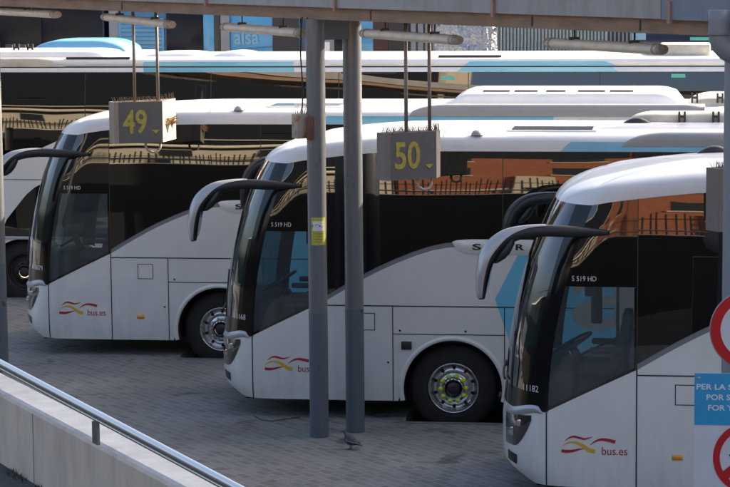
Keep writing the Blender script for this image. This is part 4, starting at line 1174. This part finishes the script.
# ------------------------------------------------------------------ bay signs
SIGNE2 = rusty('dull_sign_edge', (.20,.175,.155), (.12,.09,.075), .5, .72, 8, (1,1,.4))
def bay_sign(num, label, px_left, px_right, top_l, bot_l, cam_dir_deg, tpos, wd, wr, right_dir, hang=(.45,.95)):
    base_y = (PC+BD*tpos).y
    A0 = ony(px_left, (top_l+bot_l)/2, base_y); zt_ = ony(px_left, top_l, base_y).z; zb2 = ony(px_left, bot_l, base_y).z
    a = math.radians(cam_dir_deg); fd = Vector((math.cos(a), math.sin(a), 0)); nn = Vector((math.sin(a), -math.cos(a), 0)); th = .11
    ar = math.radians(right_dir); rd = Vector((math.cos(ar), math.sin(ar), 0))
    r = thing('bay_sign', label, 'sign', (A0.x, A0.y, zb2), 'hanging bay number signs')
    H2 = zt_-zb2
    Ls_ = -nn*th
    B = Vector((0,0,0))+Vector((.07,-.05,0)).normalized()*0
    Pl = [Vector((0,0,0)), fd*wd, fd*wd+rd*wr, fd*wd*.2-nn*(th+.2), -nn*th]
    # left end cap is a wider stained strip turned towards the viewer
    cap = Vector((-.055,.045,0))
    g = G()
    bot = [Pl[0], Pl[1], Pl[2], Pl[4]+cap]; top = [p+Vector((0,0,H2)) for p in bot]
    n = 4
    def q(i, j, mi): g.add([bot[i], bot[j], top[j], top[i]], [(0,1,2,3)], mi, False)
    q(0,1,0); q(1,2,2); q(2,3,1); q(3,0,1)
    g.add(bot, [(0,1,2,3)], 1, False); g.add(top, [(0,1,2,3)], 1, False)
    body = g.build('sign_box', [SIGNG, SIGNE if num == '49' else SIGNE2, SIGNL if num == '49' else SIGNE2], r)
    g = G()
    for e in (0, wd): pass
    fo = nn*.004
    # frame strip at the left of the face
    g.add([fo, fo+fd*wd*.085, fo+fd*wd*.085+Vector((0,0,H2)), fo+Vector((0,0,H2))], [(0,1,2,3)], 0, False)
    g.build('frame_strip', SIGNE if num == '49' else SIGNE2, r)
    g = G(); f2 = nn*.006
    put_text(g, num, lambda x, y: f2+fd*(wd*.17+x)+Vector((0,0,H2*.25+y)), H2*.56, wd*.50, bold=.02)
    g.add([f2+fd*wd*.76+Vector((0,0,H2*.31)), f2+fd*wd*.94+Vector((0,0,H2*.31)), f2+fd*wd*.85+Vector((0,0,H2*.22))], [(0,1,2)], 0, False)
    g.build('bay_number', SGY, r)
    g = G(); spikes(g, lambda t, k: fd*wd*t-nn*(.02+.05*k)+Vector((0,0,H2)), 40, .060, 3)
    spikes(g, lambda t, k: fd*wd+rd*wr*t-nn*(.02+.05*k)+Vector((0,0,H2)), 9, .08, 2); g.build('bird_spikes', SPIKE, r)
    if num == '49':
        c0 = fd*wd+nn*0; sn_ = Vector((rd.y, -rd.x, 0)); g = G(); P_ = lambda t, z, o_=.004: c0+rd*wr*t+sn_*o_+Vector((0,0,H2*z))
        for a_, b2, tip in (((.22,.40),(.52,.43),(.34,.18)),((.56,.44),(.84,.50),(.70,.28))): g.add([P_(*a_), P_(*b2), P_(*tip)], [(0,1,2)], 0, False)
        g.build('torn_opening', mat('dark_opening', (.03,.02,.015), .9), r)
        g = G()
        for k in range(150):
            a_ = P_(random.uniform(.2,.95), random.uniform(.40,.56), .006); d_ = Vector((random.uniform(-.05,.05), random.uniform(-.10,.06), random.uniform(-.03,.05)))+sn_*random.uniform(.0,.05)
            w2 = Vector((0,0,.004)); g.add([a_-w2, a_+w2, a_+d_], [(0,1,2)], 0, False)
        ns_ = g.build('nest_straw', mat('dry_straw', (.28,.17,.08), .9, var=.3, vscale=30), r); ns_['kind'] = 'stuff'
    for f, back in ((hang[0], .06), (hang[1], .10)):
        c = fd*wd*f-nn*back; g = G(); g.tube([c+Vector((0,0,H2-.02)), c+Vector((0,0,BZ-zb2+.02))], .020, 8)
        g.build('hanger', mat('grey_brown_hanger', (.25,.21,.18), .5, .3, var=.15, vscale=12), r)
    c0 = fd*wd*.66-nn*.06; c1 = fd*wd*.98-nn*.10
    g = G(); g.tube([c0+Vector((0,0,.01)), c0+Vector((0,0,-.05)), c0.lerp(c1,.15)+Vector((0,0,-.10)), c0.lerp(c1,.45)+Vector((0,0,-.125)), c0.lerp(c1,.85)+Vector((0,0,-.115)), c1+Vector((0,0,-.07)), c1+Vector((0,0,.01))], .016, 8); g.build('lower_loop', mat('pale_pipe', (.42,.38,.33), .5), r)
    return r
bay_sign('49', 'grey hanging bay sign painted 49 in worn yellow, sunlit on its right side', 114.5, 162, 102.5, 144, 26, -4.4, .625, .54, 84)
bay_sign('50', 'grey shaded hanging bay sign painted 50 in worn yellow, beside the twin pillars', 386, 434, 133.5, 181, 33, 1.6, .60, .20, 84)
bay_sign('51', 'brown edge of a grey bay sign half hidden behind the right edge pillar', 719, 760, 169, 232, 33, 6.2, .60, .42, 84)

# ------------------------------------------------------------------ road signs at the right
sy = 18.0
def sp(px, py): return ony(px, py, sy)
a = sp(693.5, 373); b_ = sp(693.5, 424.5); sc = (sp(760, 400)-sp(700, 400)).x/60
ps = thing('sign_post', 'grey post carrying the round red sign and the blue and white notice', 'post', (sp(757,400).x, sy+.06, PZ))
g = G(); g.tube([(0,0,0),(0,0,3.2)], .035, 14); g.build('pole', PILLARU, ps)
g = G(); g.tube([(0,0,0),(0,0,.02)], .09, 14); g.build('foot_plate', PILLARU, ps)
rs = thing('round_sign', 'round red-rimmed road sign at the right edge above the blue notice', 'sign', tuple(sp(751, 330)))
Rr = 41*sc
g = G(); g.lathe([(.012,.0001),(.012,Rr),(0,Rr+.003),(-.004,Rr),(-.004,.0001)], (0,0,0), n=64); g.build('back_plate', mat('grey_sign_back', (.3,.3,.3), .5, .5), rs)
g = G(); g.lathe([(-.006,Rr*.985),(-.006,Rr*.74)], (0,0,0), n=64); g.build('red_rim', mat('sign_red', (.50,.012,.018), .4, 0, .3), rs)
g = G(); g.lathe([(-.005,Rr*.75),(-.005,.0001)], (0,0,0), n=64); g.build('white_field', mat('sign_white', (.62,.64,.68), .4, var=.07, vscale=4), rs)
nt_ = thing('notice_board', 'blue and white pedestrian warning notice at the lower right edge', 'notice', tuple(sp(693.5, 500)))
o = nt_.location; wN = 128*sc; z_ = lambda py: sp(693.5, py).z-o.z
g = G(); g.box((0,-.004,z_(560)), (wN,.008,z_(373))); g.build('board', MATS['sign_white'], nt_)
g = G(); g.box((.004,.009,z_(559)), (wN-.004,.014,z_(374))); g.build('back_plate', mat('dark_sign_back', (.03,.03,.032), .7), nt_)
g = G()
for pu, pv in ((699,378),(699,548),(815,378)):
    c_ = sp(pu,pv)-o; g.lathe([(-.0075,.012),(-.011,.010),(-.012,.0001)], (c_.x,0,c_.z), n=10)
g.build('fixing_screw', mat('zinc_screw', (.4,.4,.4), .4, .8), nt_)
g = G(); g.box((-.0005,-.007,z_(424.5)), (wN+.0005,-.0045,z_(372.8))); g.build('blue_header', mat('sign_blue', (.035,.33,.60), .4, var=.06, vscale=5), nt_)
g = G()
for ln, px, py, cw in (('PER LA SEVA SEGURETAT', 696.5, 389, None), ('POR SU SEGURIDAD', 706.5, 399.5, None), ('FOR YOUR SAFETY', 708, 410, None)):
    x0_ = sp(px, py).x-o.x; zz = sp(px, py).z-o.z; V_, _f = text2d(ln, .02)
    # width of visible part: scale so that letters are ~7 px wide
    put_text(g, ln, lambda x, y: Vector((x0_+x, -.0085, zz+y)), 5.6*sc, len(ln)*5.15*sc, bold=.02)
g.build('notice_lettering', mat('sign_lettering', (.70,.74,.80), .5), nt_)
g = G(); c = sp(747, 458)-o; Rp = 36*sc
def ringpt(r, t): return Vector((c.x+r*math.cos(t)*.95, -.0075, c.z+r*math.sin(t)))
g.grid([[ringpt(Rp, 2*PI*k/64), ringpt(Rp*.80, 2*PI*k/64)] for k in range(64)], closeu=True)
u = Vector((math.cos(math.radians(40)),0,math.sin(math.radians(40)))); v = Vector((-u.z,0,u.x)); cc = Vector((c.x,-.0088,c.z))
g.add([cc-u*Rp*.86-v*Rp*.13, cc+u*Rp*.86-v*Rp*.13, cc+u*Rp*.86+v*Rp*.13, cc-u*Rp*.86+v*Rp*.13], [(0,1,2,3)], 0, False)
g.build('prohibition_ring', MATS['sign_red'], nt_)
g = G()  # walking figure pictogram
def st_(pts_, w_):
    for p, q_ in zip(pts_, pts_[1:]):
        p = Vector((c.x+p[0]*Rp, -.0070, c.z+p[1]*Rp)); q_ = Vector((c.x+q_[0]*Rp, -.0070, c.z+q_[1]*Rp)); d = (q_-p).normalized(); e = Vector((-d.z,0,d.x))*w_*Rp
        g.add([p-e-d*w_*Rp*.5, q_-e+d*w_*Rp*.5, q_+e+d*w_*Rp*.5, p+e-d*w_*Rp*.5], [(0,1,2,3)], 0, False)
st_([(-.45,.05),(-.15,.28),(.02,.30)], .06); st_([(.0,.30),(.02,-.1)], .12); st_([(.0,-.1),(-.25,-.6)], .08); st_([(.03,-.1),(.3,-.55)], .08); st_([(.05,.3),(.3,.05)], .055)
g.add([Vector((c.x+(.02+.12*math.cos(t))*Rp, -.0070, c.z+(.52+.12*math.sin(t))*Rp)) for t in [2*PI*k/16 for k in range(16)]], [tuple(range(16))], 0, False)
g.build('walking_figure', LETK, nt_)

# ------------------------------------------------------------------ pigeon
pp = onz(350.5, 449, PZ)
pg = bpy.data.meshes.new('pigeon'); bm = bmesh.new()
def ringb(c, rx, rz_, ry, n=12, tilt=0.):
    return [Vector((c[0]+rx*math.sin(2*PI*k/n)*0+math.sin(tilt)*rz_*math.cos(2*PI*k/n), ry*math.sin(2*PI*k/n), c[1]+math.cos(tilt)*rz_*math.cos(2*PI*k/n))) for k in range(n)]
secs = [(-.128,.205,.002,.002,1.3),(-.118,.203,.010,.008,1.3),(-.108,.207,.020,.017,1.2),(-.090,.212,.026,.022,.9),(-.075,.200,.026,.024,.6),(-.068,.175,.028,.027,.45),(-.062,.150,.040,.036,.5),(-.045,.125,.055,.048,.5),(-.01,.105,.060,.056,.35),(.03,.095,.052,.052,.2),(.07,.082,.034,.038,.1),(.10,.070,.018,.028,.0),(.14,.055,.008,.026,0),(.165,.047,.003,.020,0)]
g = G(); R = [ringb((x, z), 0, rz_, ry, 14, t) for x, z, rz_, ry, t in secs]; g.grid(R, closev=True); g.add(R[0], [tuple(range(14))]); g.add(R[-1], [tuple(range(14))])
pgo = g.build('pigeon', mat('pigeon_slate_plumage', (.045,.05,.065), .6, var=.35, vscale=25), None); pgo.location = (pp.x, pp.y, PZ); pgo.rotation_euler = (0,0,math.radians(-12)); pgo.scale = (.82,.95,.95)
tag(pgo, 'small slate-grey pigeon standing on the paving below the twin pillars', 'pigeon')
for s_ in (-1, 1):
    g = G(); P = []
    for i in range(9):
        t = i/8; x = -.045+.17*t; zt_ = .135-.055*t-.01*math.sin(PI*t); zl = .085-.025*t+.01*math.sin(PI*t); b0 = .045+.012*math.sin(PI*t)-.02*t
        P.append([Vector((x, s_*(b0+.010*math.sin(PI*j/4)), zl+(zt_-zl)*j/4)) for j in range(5)])
    g.grid(P); g.build('wing', mat('pigeon_wing', (.14,.15,.17), .6, var=.5, vscale=40), pgo)
    g = G(); g.tube([(0.0,s_*.022,.06),(.008,s_*.022,.03),(.0,s_*.022,.006)], .0045, 6)
    for a in (-.5, 0, .5): g.tube([(0,s_*.022,.005),(-.035*math.cos(a), s_*.022+.035*math.sin(a), .004)], .003, 5)
    g.tube([(0,s_*.022,.005),(.02,s_*.022,.004)], .003, 5)
    g.build('leg', mat('pigeon_leg', (.30,.08,.06), .6), pgo)
g = G(); g.tube([(-.115,0,.204),(-.135,0,.196)], [.005,.0015], 6); g.build('beak', LETK, pgo)

# a loose dark cable lying by the middle coach's nose
g = G(); P = [onz(px, py, PZ+.01) for px, py in ((254,416),(262,420),(272,421),(285,419),(300,417))]; g.tube(P, .0045, 6)
o = g.build('loose_cable', CABLE, None); tag(o, 'thin dark cable lying on the paving under the nose of the middle coach', 'cable')

# ------------------------------------------------------------------ what the windows mirror: street side behind the viewer
BRICK = mat('red_brick', (.34,.12,.06), .85, var=.15, vscale=2)
BEIGE = mat('beige_render', (.64,.565,.44), .85, var=.10, vscale=.8)
WIN = mat('street_window', (.03,.035,.04), .1)
CREAM = mat('cream_trim', (.60,.53,.38), .8)
GREEN = mat('green_shopfront', (.02,.12,.06), .5)
YF = -30
def facade(name, label, x0, x1, h, m, storeys, wpat):
    r = thing(name, label, 'building', ((x0+x1)/2, YF, 0)); hw = (x1-x0)/2
    g = G(); g.box((-hw,-12,0), (hw,0,h)); g.build('wall', m, r)
    for z in storeys:
        x = -hw+1.5
        while x < hw-2:
            g = G(); g.box((x,.0,z), (x+1.3,.03,z+1.6)); w_ = g.build('window', WIN, r)
            g = G(); g.box((x-.15,.0,z-.25), (x+1.45,.12,z-.05)); g.build('sill', CREAM, w_)
            x += wpat
    return r
fb1 = facade('beige_building', 'sunlit beige street building facing the station', -60, -10.4, 24, BEIGE, (5.4,8.6,11.8), 4.2)
fb2 = facade('brick_building', 'sunlit red brick street building facing the station', -10.3, -2.0, 16, BRICK, (7.6,10.8), 4.5)
fb3 = facade('shop_building', 'brick building with green and cream shopfront facing the station', -1.9, 26, 14, BRICK, (7.2,10.4), 4.0)
g = G()
for k in range(4): g.box((-24,.05,3.0+k*.62), (24,.09,3.07+k*.62))
g.box((-24,.05,1.0),(24,.6,1.5)); g.box((-24,0,4.9),(24,.5,5.1)); g.build('ledge', CREAM, fb1)
g = G(); g.box((-24,.02,7.2),(24.5,.12,23)); g.box((24.9,.02,11.6),(33.0,.12,15.9)); g.box((33.2,.02,11.6),(60,.12,13.9)); g.build('reflection_band', mat('reflection_band_dark', (.02,.022,.026), .2), fb1)  # dark band added so the rear coach's upper windows reflect dark
g = G()
g.tube([(-24+i*3,.3,9.6+.5*math.sin(i*1.1)) for i in range(17)], .16, 8)
g.tube([(-24,.3,8.4),(24,.3,8.0)], .35, 10); g.build('reflection_tube', BEIGE, fb1)  # tubes added to give pale streaks in the window reflections
g = G()
for k in range(9): g.box((-22+k*5.2,.02,3.1), (-22+k*5.2+.5,.2,4.7))
g.build('shutter', WIN, fb1)
g = G(); g.box((-3.9,.02,4.0),(3.9,.14,4.3)); g.box((.5,.02,1.0),(1.9,.25,7.0)); g.build('cream_band', CREAM, fb2)
g = G(); g.box((.75,.26,3.6),(1.15,.3,4.4)); g.box((1.3,.26,3.6),(1.7,.3,4.4)); g.build('bay_window', WIN, fb2)
g = G()
for k in range(5): g.box((-11.5,.05,2.0+k*.9), (13,.3,2.0+k*.9+.42))
g.build('shopfront', GREEN, fb3)
g = G()
for k in range(5): g.box((-11.5,.05,2.5+k*.9), (13,.22,2.5+k*.9+.28))
g.build('cream_band', CREAM, fb3)
rl = thing('street_railing', 'dark upright-bar railing along the street behind the viewer', 'railing', (0, 3.0, UZ))
g = G()
for k in range(200): x = -24+k*.14+random.uniform(-.03,.03); g.box((x,0,0), (x+.035,.035,1.9+.25*math.sin(k*1.3)*math.sin(k*.37)))
g.build('bars', BPLAST, rl)
g = G(); g.box((-24,-.01,1.5), (4,.04,1.56)); g.box((-24,-.01,.0), (4,.04,.08)); g.build('rail', BPLAST, rl)

# tall unseen block added at the right to shade the near bays
sd_ = Vector((math.cos(math.radians(35)), math.sin(math.radians(35)), 0)); sn = Vector((-sd_.y, sd_.x, 0))
g = G()
Mb = Matrix(((sd_.x, sn.x, 0, 0), (sd_.y, sn.y, 0, 0), (0, 0, 1, 0), (0, 0, 0, 1)))
g.box((49,-45,0), (62,23.6,27), M=Mb)
blk = g.build('shade_block', mat('block_render', (.35,.32,.29), .8, var=.1), None); tag(blk, 'tall plain unseen block added at the right to shade the near bays', 'building')

# ------------------------------------------------------------------ one object per separate piece of trim
SPLIT = ('fixing_screw','arch_trim','roof_stripe','window_joints','nut_marker','sill_facet','wiper','vent_grille','roof_rail','lamp_projector','shutter','bay_window','ledge','reflection_tube','grey_slat')
_isl = {}
def islands(me):
    if me.name in _isl: return _isl[me.name]
    par = list(range(len(me.vertices)))
    def f(a):
        while par[a] != a: par[a] = par[par[a]]; a = par[a]
        return a
    for e in me.edges:
        a, b_ = f(e.vertices[0]), f(e.vertices[1])
        if a != b_: par[a] = b_
    gr = {}
    for p in me.polygons: gr.setdefault(f(p.vertices[0]), []).append(p)
    out = []
    if len(gr) > 1:
        for ps_ in gr.values():
            idx = {}; V = []; Fc = []
            for p in ps_:
                for v in p.vertices:
                    if v not in idx: idx[v] = len(V); V.append(tuple(me.vertices[v].co))
                Fc.append([idx[v] for v in p.vertices])
            nm = bpy.data.meshes.new(me.name); nm.from_pydata(V, [], Fc)
            for m in me.materials: nm.materials.append(m)
            nm.polygons.foreach_set('use_smooth', [p.use_smooth for p in ps_]); nm.polygons.foreach_set('material_index', [p.material_index for p in ps_]); nm.update(); out.append(nm)
    _isl[me.name] = out; return out
for o in [o for o in bpy.data.objects if o.type == 'MESH' and o.name.split('.')[0] in SPLIT]:
    L_ = islands(o.data)
    if L_:
        base = o.name.split('.')[0]
        if base.endswith('joints'): base = 'window_joint'
        for nm in L_[1:]:
            c = o.copy(); c.data = nm; COL.objects.link(c); c.name = base
        o.data = L_[0]; o.name = base

# ------------------------------------------------------------------ light
EL, AZ = math.radians(27), math.radians(35)
sun = bpy.data.lights.new('sun', 'SUN'); so = bpy.data.objects.new('sun', sun); COL.objects.link(so)
sun.energy = 5.0; sun.angle = math.radians(.5); sun.color = (1, .86, .68)
dvec = Vector((math.cos(EL)*math.cos(AZ), math.cos(EL)*math.sin(AZ), math.sin(EL)))
so.rotation_euler = dvec.to_track_quat('Z', 'Y').to_euler(); so.location = (10, 10, 30)
wd_ = bpy.data.worlds.new('World'); S.world = wd_; wd_.use_nodes = True; nt = wd_.node_tree
sky = nt.nodes.new('ShaderNodeTexSky'); sky.sky_type = 'NISHITA'; sky.sun_disc = False
sky.sun_elevation = EL; sky.sun_rotation = PI/2-AZ; sky.air_density = .8; sky.dust_density = 5.5; sky.ozone_density = 0.3
nt.links.new(sky.outputs[0], nt.nodes['Background'].inputs[0]); nt.nodes['Background'].inputs[1].default_value = .15
S.view_settings.view_transform = 'Standard'; S.view_settings.look = 'None'; S.view_settings.exposure = 1.52; S.view_settings.gamma = 1
S.view_settings.use_curve_mapping = False
S.cycles.max_bounces = 8; S.cycles.transparent_max_bounces = 12; S.cycles.caustics_reflective = False; S.cycles.caustics_refractive = False
bpy.context.view_layer.update()
